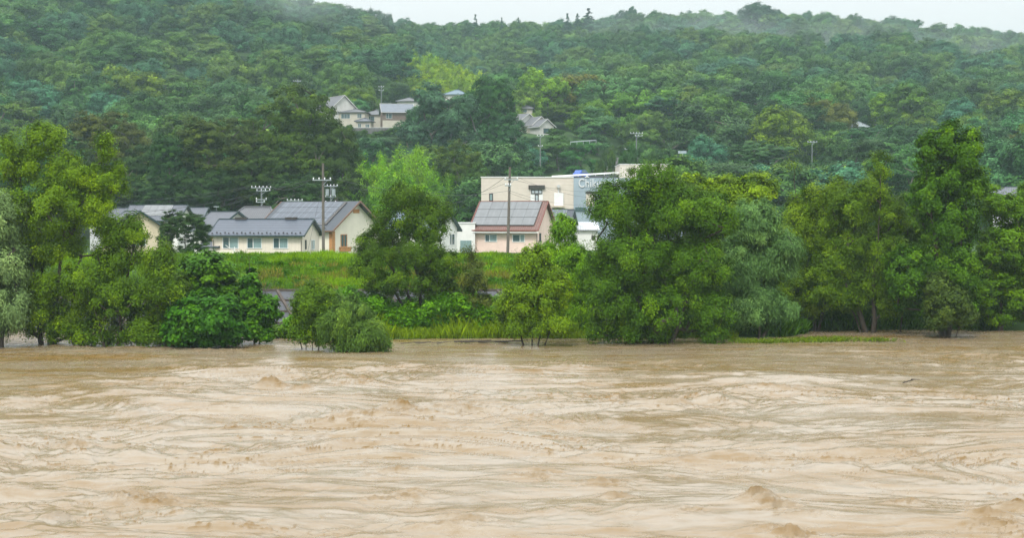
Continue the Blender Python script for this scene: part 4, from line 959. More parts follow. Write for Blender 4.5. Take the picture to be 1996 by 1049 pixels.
# hipped house builder
def hip_house(name, label, cat, px, d, rot, L_, D_, wall_h, rise, wall, roof, z=3.4, over=.5, hip=None, group=None):
    o = empty(name, (PXX(px, d), d, z), -R(rot)); tag(o, label, cat, group)
    MB().box(-L_, 0, 0, D_, -1.5, wall_h).build('wall', wall, o)
    hip = D_ / 2 if hip is None else hip; e = over; zt = wall_h + rise
    v = [(-L_ - e, -e, wall_h), (e, -e, wall_h), (e, D_ + e, wall_h), (-L_ - e, D_ + e, wall_h), (-L_ + hip, D_ / 2, zt), (-hip, D_ / 2, zt),
         (-L_ - e, -e, wall_h - .15), (e, -e, wall_h - .15), (e, D_ + e, wall_h - .15), (-L_ - e, D_ + e, wall_h - .15)]
    mb = MB().add(v, [(0, 1, 5, 4), (1, 2, 5), (2, 3, 4, 5), (3, 0, 4), (6, 7, 1, 0), (7, 8, 2, 1), (8, 9, 3, 2), (9, 6, 0, 3), (9, 8, 7, 6)]); rf_ = mb.build('roof', roof, o)
    rc_ = MB(); rc_.bar((-L_ + hip - .1, D_ / 2, zt + .06), (-hip + .1, D_ / 2, zt + .06), .3, .22)
    for a, b_ in (((-L_ - e, -e, wall_h + .04), (-L_ + hip, D_ / 2, zt + .04)), ((e, -e, wall_h + .04), (-hip, D_ / 2, zt + .04))): rc_.bar(a, b_, .2, .14)
    rc_.build('ridge_tiles', roof, rf_)
    return o, rf_
hip_house('house', 'tile-roofed house whose grey hipped roof shows behind the bungalow ridge', 'house', 532, 190, 8, 6.4, 6.5, 3.9, 2.1, M_WWALL, M_TILE, hip=1.4)
h, rf = gable_house('house', 'white walled house with a dark roof slope at the left end of the bungalow', 'house', 424, 176, 50, 6.2, 5.4, 3.2, 2.0, M_WWALL, M_TILED, over=.5)
window(h, 'f', -2.2, 1.2, 1.0, 1.2, 6.2, 5.4, M_WOOD, pane=M_WOOD, panes=1, name='shuttered_window')
h, rf = gable_house('shed', 'small white outbuilding with a grey roof just left of the bungalow', 'shed', 421, 166, 8, 1.7, 3.0, 1.1, .5, M_WWALL, M_TILED, over=.2)
# tiled roofs far left
HS = (7.0, 4.3, 1.9, .6)
h, rf = gable_house('house', 'white house with a wide dark tiled roof and solar panels, left of the garden tree', 'house', 346, 196, 4, 7.4, 7.0, 4.3, 1.9, M_WWALL, M_TILED)
panels(rf, -5.6, -1.6, .35, .95, 4, 2, HS, M_SOLAR2, lift=.24); window(h, 'f', -4.2, 2.2, 1.3, 1.1, 7.4, 7)
gable_house('house', 'dark tiled roof low behind the garden tree', 'house', 393, 204, 2, 3.4, 5, 4.6, 1.3, M_GWALL, M_TILED)
gable_house('house', 'dark tiled roof adjoining the left side of the wide solar one', 'house', 248, 200, 4, 5.4, 5, 4.3, 1.5, M_GWALL, M_TILED)
h, rf = gable_house('house', 'straw yellow house half hidden behind the second tree from the left', 'house', 224, 168, 62, 7.0, 5.8, 3.3, 1.9, M_YWALL, M_TILED)
window(h, 'r', 2.2, 1.2, 1.4, 1.1, 7, 5.8)
# house behind middle willow
h, rf = gable_house('house', 'white house with a blue-grey roof partly hidden by the dark willow', 'house', 852, 182, 30, 7.5, 4.8, 3.2, 2.2, M_WWALL, surf('blue_grey_roof', (.12, .17, .2), .35, .1))
window(h, 'r', 2.9, 1.0, 1.3, 1.5, 7.5, 4.8); window(h, 'f', -3.4, 1.2, 1.6, 1.2, 7.5, 5.4)
h = empty('annex_building', (PXX(926, 192), 192, 3.3)); tag(h, 'flat white annex left of the pink house', 'building')
MB().box(-2.6, 0, 0, 4, -1, 3.9).build('wall', M_WWALL, h); MB().box(-2.7, .1, -.1, 4.1, 3.903, 4.05).build('parapet', M_WHITE, h)
MB().box(-2.0, -.5, -.08, -.003, -.8, 1.6).build('door', M_CURT, h)
# pink house
HS4 = (8.0, 3.35, 3.3, .7)
h, rf = gable_house('house', 'pink walled house with red-brown roof tiles and grey solar panels', 'house', 1046, 190, 18, 9.0, 8.0, 3.35, 3.3, M_PINK, M_RTILE, trim=surf('red_brown_trim', (.25, .09, .07), .6, .1), over=.7, over_end=.42, ridge_cap=True)
panels(rf, -9.2, -.35, .15, .975, 5, 3, HS4, M_SOLAR2, lift=.26, frame=M_DARKF)
window(h, 'f', -7.3, 1.3, 1.75, 1.05, 9, 8, curtain=M_CURT, split=.38); window(h, 'f', -3.4, 1.3, 1.75, 1.05, 9, 8, curtain=M_CURT, split=.62)
window(h, 'r', 1.2, 1.3, .7, 1.2, 9, 8, M_DARKF, panes=1)
mb = MB(); mb.bar((-9.5, -.72, 2.6), (.5, -.72, 2.6), .14, .12); mb.build('gutter', M_WHITE, h)
mb = MB(); mb.cyl((.08, -.08, 2.5), (.08, -.08, -1), .045, n=6); mb.build('downpipe', M_DARKF, h)
# solar roof house behind
HS5 = (7.0, 3.4, 2.2, .5)
h, rf = gable_house('house', 'grey solar panelled roof immediately right of the pink house', 'house', 1106, 202, 12, 6.5, 7.0, 3.4, 2.2, M_WWALL, M_SLATE2)
panels(rf, -6.4, -.6, .1, .96, 4, 2, HS5, M_SOLAR, lift=.24)
h = empty('warehouse', (PXX(1165, 205), 205, 3.4)); tag(h, 'low building with white corrugated roofs in front of the grey signboard wall', 'building')
MB().box(-5.0, 0, 0, 6, -1, 2.7).build('wall', M_WWALL, h)
MB().hexa([(-5.3, -.4, 2.72), (.3, -.4, 2.72), (.3, 6, 3.8), (-5.3, 6, 3.8)], [(-5.3, -.4, 2.85), (.3, -.4, 2.85), (.3, 6, 3.95), (-5.3, 6, 3.95)]).build('roof', ribbed('white_corrugated', (.42, .44, .46), 0, .35, .6, .4, .7), h)
MB().box(-.9, -.3, -.05, -.003, 1.4, 2.0).build('vent', M_DARKF, h)
# ---- big store
M_BEIGE = ribbed('beige_panel_wall', (.60, .54, .46), 2, .55, .15, .7, .95, .05)
M_BLUEG = surf('blue_grey_panel', (.30, .37, .42), .6, .1, .6, streak=(1, 1, .25))
d0 = 236; S = d0 / F
def bxx(px): return PXX(px, d0)
def bz(py): return P(1000, py, d0).z
st = empty('store_building', (bxx(938), d0, 3.4)); tag(st, 'large flat-roofed beige store with a blue-grey signboard wall, behind the pink house', 'building')
def LX(px): return bxx(px) - bxx(938)
def LZ(py): return bz(py) - 3.4
MB().box(0, LX(1118), 0, 22, -1, LZ(346)).build('wall', M_BEIGE, st)
tag(MB().box(LX(1118) + .004, LX(1330), -.25, 22, -1, LZ(347)).build('wall', M_BLUEG, st), 'blue-grey sign wall')
tag(MB().box(LX(1211), LX(1305), 3, 14, LZ(347) + .004, LZ(319)).build('stair_tower', M_BEIGE, st), 'beige rooftop tower')
MB().box(-.1, LX(1118), -.1, .2, LZ(346) + .004, LZ(344.3)).build('coping', M_WHITE, st)
MB().box(LX(1211) - .1, LX(1305) + .1, 2.9, 14.1, LZ(319) + .004, LZ(318)).build('coping', M_WHITE, st)
MB().box(LX(1030), LX(1062), -.35, -.004, LZ(368), LZ(361)).build('canopy', M_DARKF, st)
fr = MB(); pn = MB()
def wrect(x0, x1, y0, y1, name='window', pane=M_GLASS, frame=M_DARKF, nx_=1):
    f = MB(); X0_, X1_, Z0, Z1 = LX(x0), LX(x1), LZ(y1), LZ(y0); w_ = .14
    f.box(X0_, X1_, -.1, -.004, Z0, Z0 + w_); f.box(X0_, X1_, -.1, -.004, Z1 - w_, Z1); f.box(X0_, X0_ + w_, -.095, -.004, Z0 + w_, Z1 - w_); f.box(X1_ - w_, X1_, -.095, -.004, Z0 + w_, Z1 - w_)
    for k in range(1, nx_): q = X0_ + (X1_ - X0_) * k / nx_; f.box(q - .06, q + .06, -.09, -.004, Z0 + w_, Z1 - w_)
    fo = f.build(name, frame, st); MB().box(X0_ + w_, X1_ - w_, -.05, -.006, Z0 + w_, Z1 - w_).build('pane', pane, fo)
MB().box(LX(1034), LX(1058), -.003 - .02, -.003, LZ(396), LZ(369)).build('window_surround', M_WHITE, st)
M_PALEG = surf('pale_glass', (.45, .52, .54), .15, .08, 2, spec=.6)
def wrect2(*a, **k): wrect(*a, **k)
for (x0, x1, y0, y1, nn) in ((1035, 1057, 369.5, 378, 3), (1042.5, 1050, 378.5, 395, 1)):
    wrect(x0, x1, y0, y1, pane=M_PALEG, nx_=nn)
wrect(953.5, 961, 377, 392, pane=M_CURT)
tag(MB().box(LX(1080), LX(1098), -.3, -.004, LZ(401), LZ(376)).build('duct', M_WHITE, st), 'white louvred duct housing')
MB().box(LX(1087.5), LX(1089.5), -.2, -.004, LZ(375.8), LZ(367)).build('duct_pipe', M_WHITE, st)
mb = MB(); mb.cyl((LX(1088.5), -.7, LZ(363)), (LX(1088.5), -.02, LZ(363)), .28, n=12); mb.build('duct_hood', M_GWALL, st)
mb = MB(); mb.box(LX(1075), LX(1100), -1.3, -.004, LZ(404.5), LZ(402)); mb.box(LX(1078), LX(1096), -1.1, -.2, LZ(402) + .003, LZ(401)); mb.build('service_platform', M_SOFF, st)
f_ = MB().box(LX(1142), LX(1200), -.5, -.3, LZ(377), LZ(373)); f_.build('canopy', M_DARKF, st)
MB().box(LX(1142), LX(1158), -.33, -.254, LZ(402), LZ(377.3)).build('wall', M_BEIGE, st)
MB().box(LX(1121), LX(1142), -.36, -.254, LZ(412), LZ(404)).build('window', M_GLASS, st)
# sign lettering
cu = bpy.data.curves.new('lettering', 'FONT'); cu.body = 'Chikuma S'; cu.size = 2.05; cu.extrude = .06; cu.space_character = 1.06
to = bpy.data.objects.new('lettering_tmp', cu); COL.objects.link(to)
bpy.context.view_layer.update()
dg = bpy.context.evaluated_depsgraph_get(); tm = bpy.data.meshes.new_from_object(to.evaluated_get(dg)); bpy.data.objects.remove(to)
lo = link('lettering', tm, surf('white_letter', (.66, .67, .67), .4, .03), st)
xs_ = [v.co.x for v in tm.vertices]; 
lo.rotation_euler = (R(90), 0, 0); lo.location = (LX(1127), -.34, LZ(365)); kx = (LX(1206) - LX(1127)) / (max(xs_) - min(xs_)); lo.scale = (kx, 1.0, 1); lo['label'] = 'white raised letters on the blue-grey wall'
mb = MB(); mb.box(LX(1140), LX(1148), -.45, -.256, LZ(346), LZ(344.6)); mb.box(LX(1142), LX(1146), -.5, -.256, LZ(344.6) + .003, LZ(342.6)); mb.build('floodlight', M_WHITE, st)
# rooftop ramp with rail and the blue car
rail = empty('guard_rail', (0, d0 + 6, 0)); tag(rail, 'long white guard rail rising along the store rooftop', 'railing')
a = P(1076, 344, d0 + 6); b_ = P(1212, 336, d0 + 6); a.y -= d0 + 6; b_.y -= d0 + 6
mb = MB(); mb.bar(a, b_, .1, .28); mb.build('rail', M_WHITE, rail)
for k in range(9):
    q = a + (b_ - a) * (k / 8); MB().bar((q.x, .12, q.z - .9), (q.x, .12, q.z + .1), .1, .1).build('post', M_WHITE, rail)
dk = MB(); zz = LZ(347)
dk.hexa([(LX(1076), 5.5, zz + .005), (LX(1211) - .02, 5.5, zz + .005), (LX(1211) - .02, 12, zz + .005), (LX(1076), 12, zz + .005)], [(LX(1076), 5.5, zz + .1), (LX(1211) - .02, 5.5, zz + .75), (LX(1211) - .02, 12, zz + .75), (LX(1076), 12, zz + .1)]); dk.build('roof_ramp', M_CONC, st)
car = empty('parked_car', (PXX(1134, d0 + 9), d0 + 9, bz(347) + .15), R(58)); tag(car, 'blue car parked on the store roof behind the white rail', 'car')
M_CARB = surf('blue_car_paint', (.06, .13, .45), .25, .05, 2)
def loft(mb, secs):
    """secs: (x, half width, z0, z1) boxes lofted along x"""
    vs = []; 
    for x, w, z0, z1 in secs: vs += [(x, -w, z0), (x, w, z0), (x, w * .92, z1), (x, -w * .92, z1)]
    fs = [(3, 2, 1, 0)]
    for i in range(len(secs) - 1):
        for k in range(4): fs.append((4 * i + k, 4 * i + (k + 1) % 4, 4 * i + 4 + (k + 1) % 4, 4 * i + 4 + k))
    e = 4 * (len(secs) - 1); fs.append((e, e + 1, e + 2, e + 3)); mb.add(vs, fs); return mb
loft(MB(), [(-2.0, .7, .35, .75), (-1.8, .8, .25, .92), (-.9, .82, .22, .95), (.9, .82, .22, .95), (1.7, .8, .25, .85), (2.0, .7, .35, .65)]).build('body', M_CARB, car)
loft(MB(), [(-1.6, .66, .952, 1.0), (-1.15, .70, .952, 1.42), (.3, .70, .952, 1.46), (1.0, .66, .952, 1.0)]).build('cabin', M_CARB, car)
loft(MB(), [(-1.2, .735, 1.0, 1.03), (-1.0, .735, 1.0, 1.36), (.25, .735, 1.0, 1.38), (.7, .73, 1.0, 1.03)]).build('window', M_GLASS, car)
for wx in (-1.25, 1.25):
    for wy in (-.78, .78):
        wh = MB().cyl((wx, wy - .1, .31), (wx, wy + .1, .31), .31, n=14).build('wheel', M_DARKF, car)
# ---- hillside houses
M_HCREAM = surf('haze_dimmed_cream_render', (.46, .43, .36), .85, .1, 1); M_HWHITE = surf('haze_dimmed_white_render', (.5, .5, .47), .85, .1, 1); M_HTRIM = surf('haze_dimmed_trim', (.5, .5, .48), .6, .08)  # dimming by distant haze is put into these wall and trim colours
GH = 'houses on the hillside terrace'
def zh(px, d): return tz(PXX(px, d), d)
dH = 392
def hz(py, d=dH): return P(900, py, d).z
zb = hz(250)
h, rf = gable_house('house', 'white gabled hillside house leftmost of the terrace, cut by the olive tree', 'house', 650, 396, 55, 9, 7, 3.0, 3.2, M_HWHITE, M_TILE, z=hz(229, 396), group=GH, trim=M_HTRIM)
h, rf = hip_house('house', 'two-storey cream hillside house under a grey tiled hip roof, second from the left', 'house', 712, 396, 8, 7.8, 6.5, 5.3, 1.1, M_HCREAM, M_TILE, z=zb - .5, group=GH)
window(h, 'f', -2.2, 3.6, 1.3, 1.3, 7.8, 6.5, M_HTRIM); window(h, 'f', -6.8, 3.5, 2.6, 1.4, 7.8, 6.5, M_HTRIM, panes=3)
h, rf = hip_house('house', 'small cream wing with its own low hip roof below the two-storey hillside house', 'house', 723, 389, 8, 4.0, 3.5, 2.6, .9, M_HCREAM, M_TILED, z=zb - .8, group=GH)
window(h, 'f', -1.5, .6, 1.2, 1.2, 4, 3.5, M_HTRIM); window(h, 'f', -3.6, .4, 1.0, 1.6, 4, 3.5, M_HTRIM)
h, rf = hip_house('house', 'cream hillside house with a low grey hip roof left of the brown walled one', 'house', 746, 400, 14, 5.6, 6, 4.6, 1.6, M_HCREAM, M_TILE, z=zb - .2, group=GH)
window(h, 'f', -4.3, 2.6, 2.0, 1.6, 5.6, 6, M_HTRIM)
HS6 = (7.5, 4.9, 2.3, .5)
h, rf = gable_house('house', 'brown walled hillside house with a pale stepped roof beside the feathery tree', 'house', 806, 392, -10, 8.4, 7.5, 4.9, 2.3, M_BRW, ribbed('pale_stepped_roof', (.15, .17, .2), 2, .5, .5, .7, .7), z=zb - .4, group=GH, trim=M_HTRIM)
window(h, 'f', -7.5, 3.0, 1.7, 1.4, 8.4, 7.5, M_HTRIM); MB().box(-8.42, .02, -.03, -.004, -1, 2.5).build('lower_wall', M_HCREAM, h)
h, rf = hip_house('house', 'upper house of which only a blue-grey roof shows over the feathery tree, left one', 'house', 812, 436, 10, 6, 6, 4, 1.3, M_HWHITE, M_TILE, z=hz(222, 436), group=GH)
h, rf = hip_house('house', 'highest house with a pale blue roof above the feathery trees', 'house', 908, 456, 10, 7, 6, 4.4, 1.6, M_HWHITE, surf('pale_blue_roof', (.13, .18, .22), .7, .1), z=hz(210, 456), group=GH)
h, rf = hip_house('house', 'right hand two-storey hillside house with a grey hip roof', 'house', 1037, 410, 5, 6.6, 6.5, 3.4, 1.7, M_HCREAM, M_TILE, z=hz(234, 410), group=GH)
window(h, 'f', -4, 2.2, 2.6, 1.0, 6.2, 5.5, M_HTRIM)
h, rf = gable_house('house', 'low hillside house with white bargeboards, left of the twin gables', 'house', 1018, 398, 50, 4.5, 4.5, 2.6, 1.5, M_HWHITE, M_TILE, z=hz(250, 398), trim=M_HTRIM, group=GH)
h, rf = gable_house('house', 'hillside house with a tall cream gable, left of the twin gables', 'house', 1038, 394, 58, 6, 5.4, 2.8, 2.1, M_HCREAM, M_TILE, z=hz(262, 394), trim=M_HTRIM, group=GH)
window(h, 'r', 2.4, .8, 1.2, 1.3, 6, 5.4, M_HTRIM)
h, rf = gable_house('house', 'hillside house with a smaller white gable, right of the twin gables', 'house', 1052, 390, 58, 5, 4.6, 2.5, 1.8, M_HWHITE, M_TILE, z=hz(263, 390), trim=M_HTRIM, group=GH)
window(h, 'r', 1.2, .5, 2.0, 1.4, 5, 4.6, M_DARKF)
rw = empty('stone_retaining_wall', (PXX(720, 383), 383, hz(268, 383))); tag(rw, 'dark stone retaining wall below the cream hillside houses', 'retaining wall')
MB().box(-6.5, 7.5, 0, 1.0, -2, 2.6).build('wall', surf('dark_stone', (.11, .11, .11), .85, .5, 1.2, bump=.5), rw)
MB().box(-6.5, 7.5, -.05, .2, 2.603, 2.75).build('coping', M_GWALL, rw)
h, rf = hip_house('house', 'grey domed looking roof showing among trees on the right slope', 'house', 1690, 400, 8, 5.6, 5, 3, 1.6, M_HWHITE, surf('pale_grey_roof', (.17, .2, .21), .5, .1), z=hz(268, 400), hip=2.2)
h, rf = gable_house('house', 'tiled roof peeping over the trees at the far right edge', 'house', 1975, 190, 20, 2.6, 5, 3.0, 1.0, M_GWALL, M_TILED, z=hz(424, 190))
h, rf = gable_house('house', 'pale wall glimpsed under the trees left of the ochre tree', 'house', 1352, 395, 40, 4, 4, 2.6, 1.2, M_HWHITE, M_TILE, z=hz(268, 395))
# purple-grey netted slope, hillside guard rail and box sign
ns = empty('netted_cut_slope', (PXX(1215, 300), 300, 0)); tag(ns, 'purplish grey stone-faced cutting above the store rooftop', 'retaining wall')
q0 = P(1176, 345, 300); q1 = P(1240, 345, 300); q2 = P(1244, 312, 305); q3 = P(1192, 312, 305)
v = [Vector(q) - Vector((PXX(1215, 300), 300, 0)) for q in (q0, q1, q2, q3)]
MB().hexa(v, [a + Vector((0, 1.0, .6)) for a in v]).build('slope_face', surf('purple_grey_stone', (.10, .095, .10), .9, .3, 1.5, bump=.6), ns)
mb = MB()
for k in range(10):
    q = v[0] + (v[1] - v[0]) * ((k + .5) / 10) + Vector((0, -.2, 1.2)); mb.box(q.x - .2, q.x + .2, q.y - .3, q.y, q.z, q.z + .4)
tag(mb.build('planting', surf('dry_ochre_plants', (.3, .2, .08), .9, .5, 3), ns), 'ochre dry plants in a row')
gr = empty('guard_rail', (PXX(1112, 330), 330, 0)); tag(gr, 'short white guard rail of the hillside road above the store', 'railing')
a = P(1112, 276.5, 330) - Vector((PXX(1112, 330), 330, 0)); b_ = P(1162, 273, 330) - Vector((PXX(1112, 330), 330, 0))
MB().bar(a, b_, .08, .26).build('rail', M_STEEL, gr)
for k in range(5): q = a + (b_ - a) * (k / 4); MB().bar(q + Vector((0, .1, -.7)), q + Vector((0, .1, .15)), .12, .12).build('post', M_STEEL, gr)
sg = empty('road_sign', (PXX(1330, 316), 316, 0)); tag(sg, 'small white rectangular sign in the trees right of the store tower', 'sign')
a = P(1322, 299, 316) - Vector((PXX(1330, 316), 316, 0)); b_ = P(1338, 294, 316) - Vector((PXX(1330, 316), 316, 0))
MB().box(a.x, b_.x, -.06, .06, a.z, b_.z).build('sign_panel', surf('pale_sign', (.35, .42, .47), .4, .06), sg)
MB().cyl((0, .1, a.z - 4), (0, .1, b_.z - .1), .06, n=6).build('post', M_GWALL, sg)

# ------------------------------------------------------------------ utility poles and wires
M_POLE = surf('weathered_pole', (.13, .115, .095), .8, .25, 2, streak=(3, 3, .4)); M_INS = surf('white_porcelain', (.85, .87, .87), .2, .03)
POLES = {}; M_PGREY = surf('concrete_pole', (.15, .17, .165), .8, .15, 1)
def pole(key, label, px, base_y, top_y, d, r0, arms, z=None, trafo=False, lamp=False, mat=M_POLE, lean=0):
    x = PXX(px, d); zt = P(px, top_y, d).z; zb_ = (tz(x, d) if z is None else z) - .5
    o = empty('utility_pole', (x, d, zb_)); tag(o, label, 'utility pole'); Hh = zt - zb_
    MB().cyl((0, 0, 0), (lean, 0, Hh), r0, r0 * .72, 10).build('post', mat, o); tips = []
    for (ay, w, ninsul, rot, side) in arms:
        za = P(px, ay, d).z - zb_; ca, sa = math.cos(R(rot)), math.sin(R(rot)); f = za / Hh * lean
        e0, e1 = -w * (.5 - side), w * (.5 + side)
        mb = MB(); mb.bar((f + e0 * ca, -.18 + e0 * sa, za), (f + e1 * ca, -.18 + e1 * sa, za), .1, .12)
        mb.bar((f, -.16, za - .55), (f + e1 * .55 * ca, -.17 + e1 * .55 * sa, za - .03), .05, .05); ao = mb.build('crossarm', M_STEEL, o)
        for k in range(ninsul):
            e = e0 + .1 + (e1 - e0 - .2) * k / max(1, ninsul - 1); ins = MB(); p = (f + e * ca, -.18 + e * sa)
            ins.cyl((*p, za + .06), (*p, za + .12), .04, n=8); ins.cyl((*p, za + .12), (*p, za + .2), .07, .05, n=8); ins.cyl((*p, za + .2), (*p, za + .27), .07, .04, n=8)
            ins.build('insulator', M_INS, ao); tips.append(Vector((x + p[0], d + p[1], zb_ + za + .27)))
    if trafo:
        for k, sx in enumerate((-.45, .45)):
            MB().cyl((sx, -.35, trafo - zb_), (sx, -.35, trafo - zb_ + 1.0), .26, n=12).build('transformer', M_STEEL, o)
    if lamp: MB().box(-.35, .35, -.25, 0, Hh - .14, Hh).build('lamp_head', M_STEEL, o)
    POLES[key] = (o, tips); return o
pole('A', 'tall dark wooden pole standing between the bungalow and the solar-roofed house', 630, 488, 318, 152, .17, [(351, 2.0, 4, 0, -.05)], z=3.4)
pole('B', 'tall wooden pole in front of the pink house', 989, 484, 325, 154, .17, [(350, 1.5, 2, 0, .12), (362, .7, 3, 0, -.2)], z=3.4, lean=.28)
pole('C', 'thin concrete pole with white insulators rising behind the bungalow roof', 510, 440, 364, 205, .16, [(366, 2.9, 6, 20, 0), (372, 2.4, 4, -25, .15), (389, 1.6, 2, 0, 0), (394, 1.3, 2, 10, -.1)], mat=M_PGREY)
pole('D', 'concrete pole with transformers just right of the tall dark wooden pole', 645, 420, 360, 205, .16, [(363, 2.1, 5, 15, 0), (384, 1.6, 3, 0, 0), (395, 1.6, 2, 0, 0)], mat=M_PGREY, trafo=P(645, 382, 205).z)
pole('E', 'pole with a white crossarm showing over the left end of the solar roof', 575, 430, 388, 215, .14, [(391, 2.6, 5, -15, 0)], mat=M_PGREY)
pole('F', 'thin lamp post behind the left end of the bungalow', 422, 440, 402, 198, .08, [], lamp=True, mat=M_PGREY)
pole('G', 'pylon-like pole with white insulators on the slope above the store tower', 1240, 305, 258, 330, .17, [(260, 3.0, 5, 10, 0), (265, 1.8, 3, -20, .3)], mat=M_PGREY)
pole('H', 'slim pole with one crossarm in the trees of the right slope', 1582, 306, 275, 320, .14, [(277, 2.2, 4, 0, 0)], mat=M_PGREY)
pole('I', 'grey pole on the slope above the wooden pole of the pink house', 1053, 325, 262, 290, .14, [(265, 1.4, 3, 0, 0), (285, 1.0, 2, 0, 0)], mat=M_PGREY)
pole('J', 'pole on the hillside behind the cream terrace houses', 744, 205, 166, 415, .16, [(169, 1.6, 3, 0, 0), (176, 1.4, 2, 0, 0)], mat=M_PGREY)
pole('K', 'pole with insulators above the largest olive round tree', 581, 190, 154, 440, .18, [(158, 2.4, 5, 15, 0), (166, 2.0, 4, -10, 0), (174, 1.6, 3, 0, 0)], mat=M_PGREY)
pole('L', 'short street lamp pole left of the slope pylon', 1228, 310, 288, 318, .1, [(291, 1.4, 1, 0, -.4)], mat=M_PGREY)
pole('M', 'faint pole with insulators high on the slope left of the rusty brown tree', 1060, 190, 155, 505, .18, [(158, 2.2, 5, 0, 0), (166, 1.6, 3, 0, 0)], mat=M_PGREY)
pole('N', 'faint pole with insulators on the right slope beside the grey roof', 1750, 235, 200, 470, .18, [(203, 2.6, 5, 0, 0), (212, 1.8, 3, 0, 0)], mat=M_PGREY)
M_WIRE = surf('black_wire', (.04, .045, .05), .5, .1)
def wire(a, b_, label, sag=.9, r0=.02, n=14):
    mb = MB(); pts = [Vector(a) + (Vector(b_) - Vector(a)) * (k / n) - Vector((0, 0, sag * 4 * (k / n) * (1 - k / n))) for k in range(n + 1)]
    for k in range(n): mb.cyl(pts[k], pts[k + 1], r0, n=4, cap=False)
    tag(mb.build('power_line', M_WIRE), label, 'wire', 'power lines strung between the poles')
tp = {k: v[1] for k, v in POLES.items()}
wire(tp['A'][0], tp['C'][5], 'power line from the tall dark pole left to the insulator pole')
wire(tp['A'][2], tp['D'][0], 'power line from the tall dark pole back to the transformer pole', .4)
wire(tp['A'][3], P(990, 372, 200), 'long power line from the tall dark pole to the pink house side', 1.2)
wire(tp['A'][1], P(-100, 400, 175), 'power line running off left from the tall dark pole', 2.5)
wire(tp['C'][0], P(-100, 375, 215), 'upper power line running off left behind the left trees', 2.0)
wire(tp['C'][1], P(-100, 380, 215), 'lower power line running off left behind the left trees', 2.6)
wire(tp['C'][7], P(420, 404, 198), 'power line from the insulator pole to the lamp post', .5)
wire(tp['D'][4], P(880, 372, 205), 'power line running right from the transformer pole', .8)
wire(tp['B'][0], P(850, 400, 190), 'power line from the pink house pole towards the dark willow', .8)
for k, (y_, s_) in enumerate(((372, .5), (384, .6), (396, .7), (408, .7))):
    wire(tp['B'][min(k, len(tp['B']) - 1)] if k < 2 else P(989, 362 + k * 4, 153.8), P(1180, y_ + 2, 180), ['topmost', 'second', 'third', 'lowest'][k] + ' of the wires running right from the pink house pole across the beige wall', s_, .012)
wire(tp['B'][2], P(700, 396, 168), 'wire running left from the low bracket of the pink house pole', 1.2, .012)
wire(P(630, 352, 151.9), P(600, 490, 150), 'stay wire slanting down from the tall dark pole', 0, .012)
wire(tp['E'][0], tp['C'][4], 'short power line between the two poles behind the bungalow', .4)

# ------------------------------------------------------------------ air: even haze and low cloud wisps
hz_ = MB().box(-1500, 1500, -100, 2200, -3.5, 190); M_HAZE = bpy.data.materials.new('haze'); M_HAZE.use_nodes = True
t = M_HAZE.node_tree; t.nodes.remove(t.nodes['Principled BSDF']); pv = N(t, 'ShaderNodeVolumePrincipled')
pv.inputs['Color'].default_value = (.68, .93, .965, 1); pv.inputs['Density'].default_value = .00021; pv.inputs['Anisotropy'].default_value = .2
t.links.new(pv.outputs[0], t.nodes['Material Output'].inputs['Volume'])
tag(hz_.build('haze', M_HAZE), 'thin bluish rain haze filling the valley', 'haze', kind='stuff')

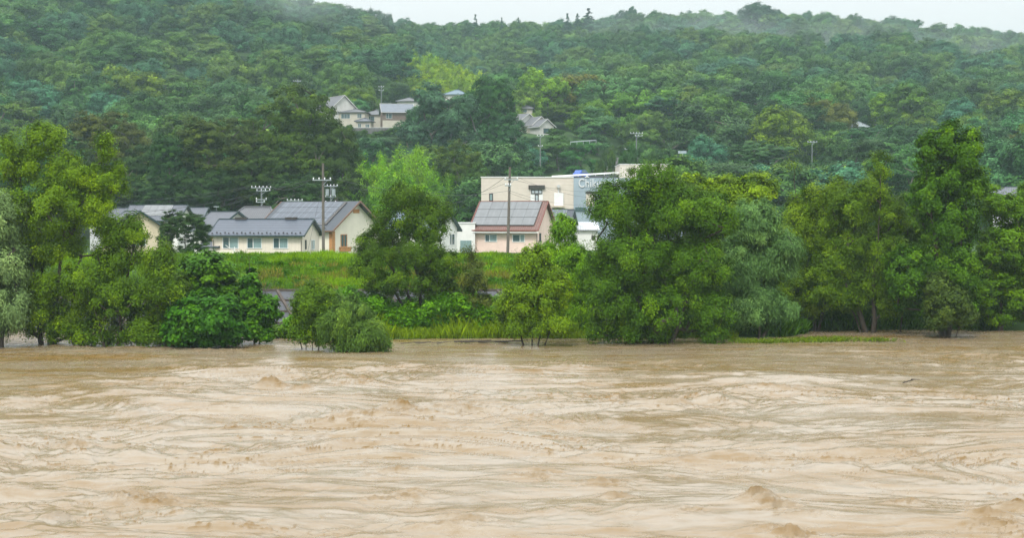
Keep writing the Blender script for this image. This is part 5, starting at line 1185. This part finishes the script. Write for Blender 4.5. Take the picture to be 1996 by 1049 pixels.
M_MIST = bpy.data.materials.new('mist'); M_MIST.use_nodes = True
t = M_MIST.node_tree; t.nodes.remove(t.nodes['Principled BSDF']); pv = N(t, 'ShaderNodeVolumePrincipled'); pv.inputs['Color'].default_value = (.88, .97, 1.0, 1)
tcn = N(t, 'ShaderNodeTexCoord'); no = N(t, 'ShaderNodeTexNoise'); no.inputs['Scale'].default_value = .035; no.inputs['Detail'].default_value = 3
t.links.new(tcn.outputs['Object'], no.inputs['Vector'])
ln = N(t, 'ShaderNodeVectorMath', operation='LENGTH'); mpv = N(t, 'ShaderNodeMapping'); mpv.inputs['Scale'].default_value = (1 / 60, 1 / 22, 1 / 16)
t.links.new(tcn.outputs['Object'], mpv.inputs[0]); t.links.new(mpv.outputs[0], ln.inputs[0])
fa = N(t, 'ShaderNodeMapRange'); fa.inputs['From Min'].default_value = 1; fa.inputs['From Max'].default_value = .1; t.links.new(ln.outputs['Value'], fa.inputs[0])
nr = N(t, 'ShaderNodeMapRange'); nr.inputs['From Min'].default_value = .42; nr.inputs['From Max'].default_value = .7; nr.inputs['To Max'].default_value = .013; t.links.new(no.outputs[0], nr.inputs[0])
mm = N(t, 'ShaderNodeMath', operation='MULTIPLY'); t.links.new(fa.outputs[0], mm.inputs[0]); t.links.new(nr.outputs[0], mm.inputs[1]); t.links.new(mm.outputs[0], pv.inputs['Density'])
t.links.new(pv.outputs[0], t.nodes['Material Output'].inputs['Volume'])
for px, py, d, sc_, lab in ((1340, 66, 730, 1.0, 'wisp of low cloud left of the highest bump of the right ridge'), (1600, 88, 720, 1.1, 'wisp of low cloud drifting across the upper right slope'),
                            (1890, 100, 700, 1.1, 'wisp of low cloud hugging the ridge at the far right'), (622, -4, 590, .55, 'wisp of low cloud at the top of the left hillside')):
    c = P(px, py, d); vs = []; fs = []
    for i in range(1, 8):
        for j in range(16):
            th = math.pi * i / 8; ph = 2 * math.pi * j / 16; vs.append((60 * math.sin(th) * math.cos(ph), 22 * math.sin(th) * math.sin(ph), 16 * math.cos(th)))
    for i in range(6):
        for j in range(16): fs.append((i * 16 + j, (i + 1) * 16 + j, (i + 1) * 16 + (j + 1) % 16, i * 16 + (j + 1) % 16))
    vs += [(0, 0, 16), (0, 0, -16)]; fs += [(112, j, (j + 1) % 16) for j in range(16)] + [(113, 96 + (j + 1) % 16, 96 + j) for j in range(16)]
    o = MB().add(vs, fs).build('mist', M_MIST); o.location = c; o.scale = (sc_ * 1.4, 1.2, sc_ * 1.5); o.rotation_euler = (0, R(8), 0)
    tag(o, lab, 'mist', kind='stuff')
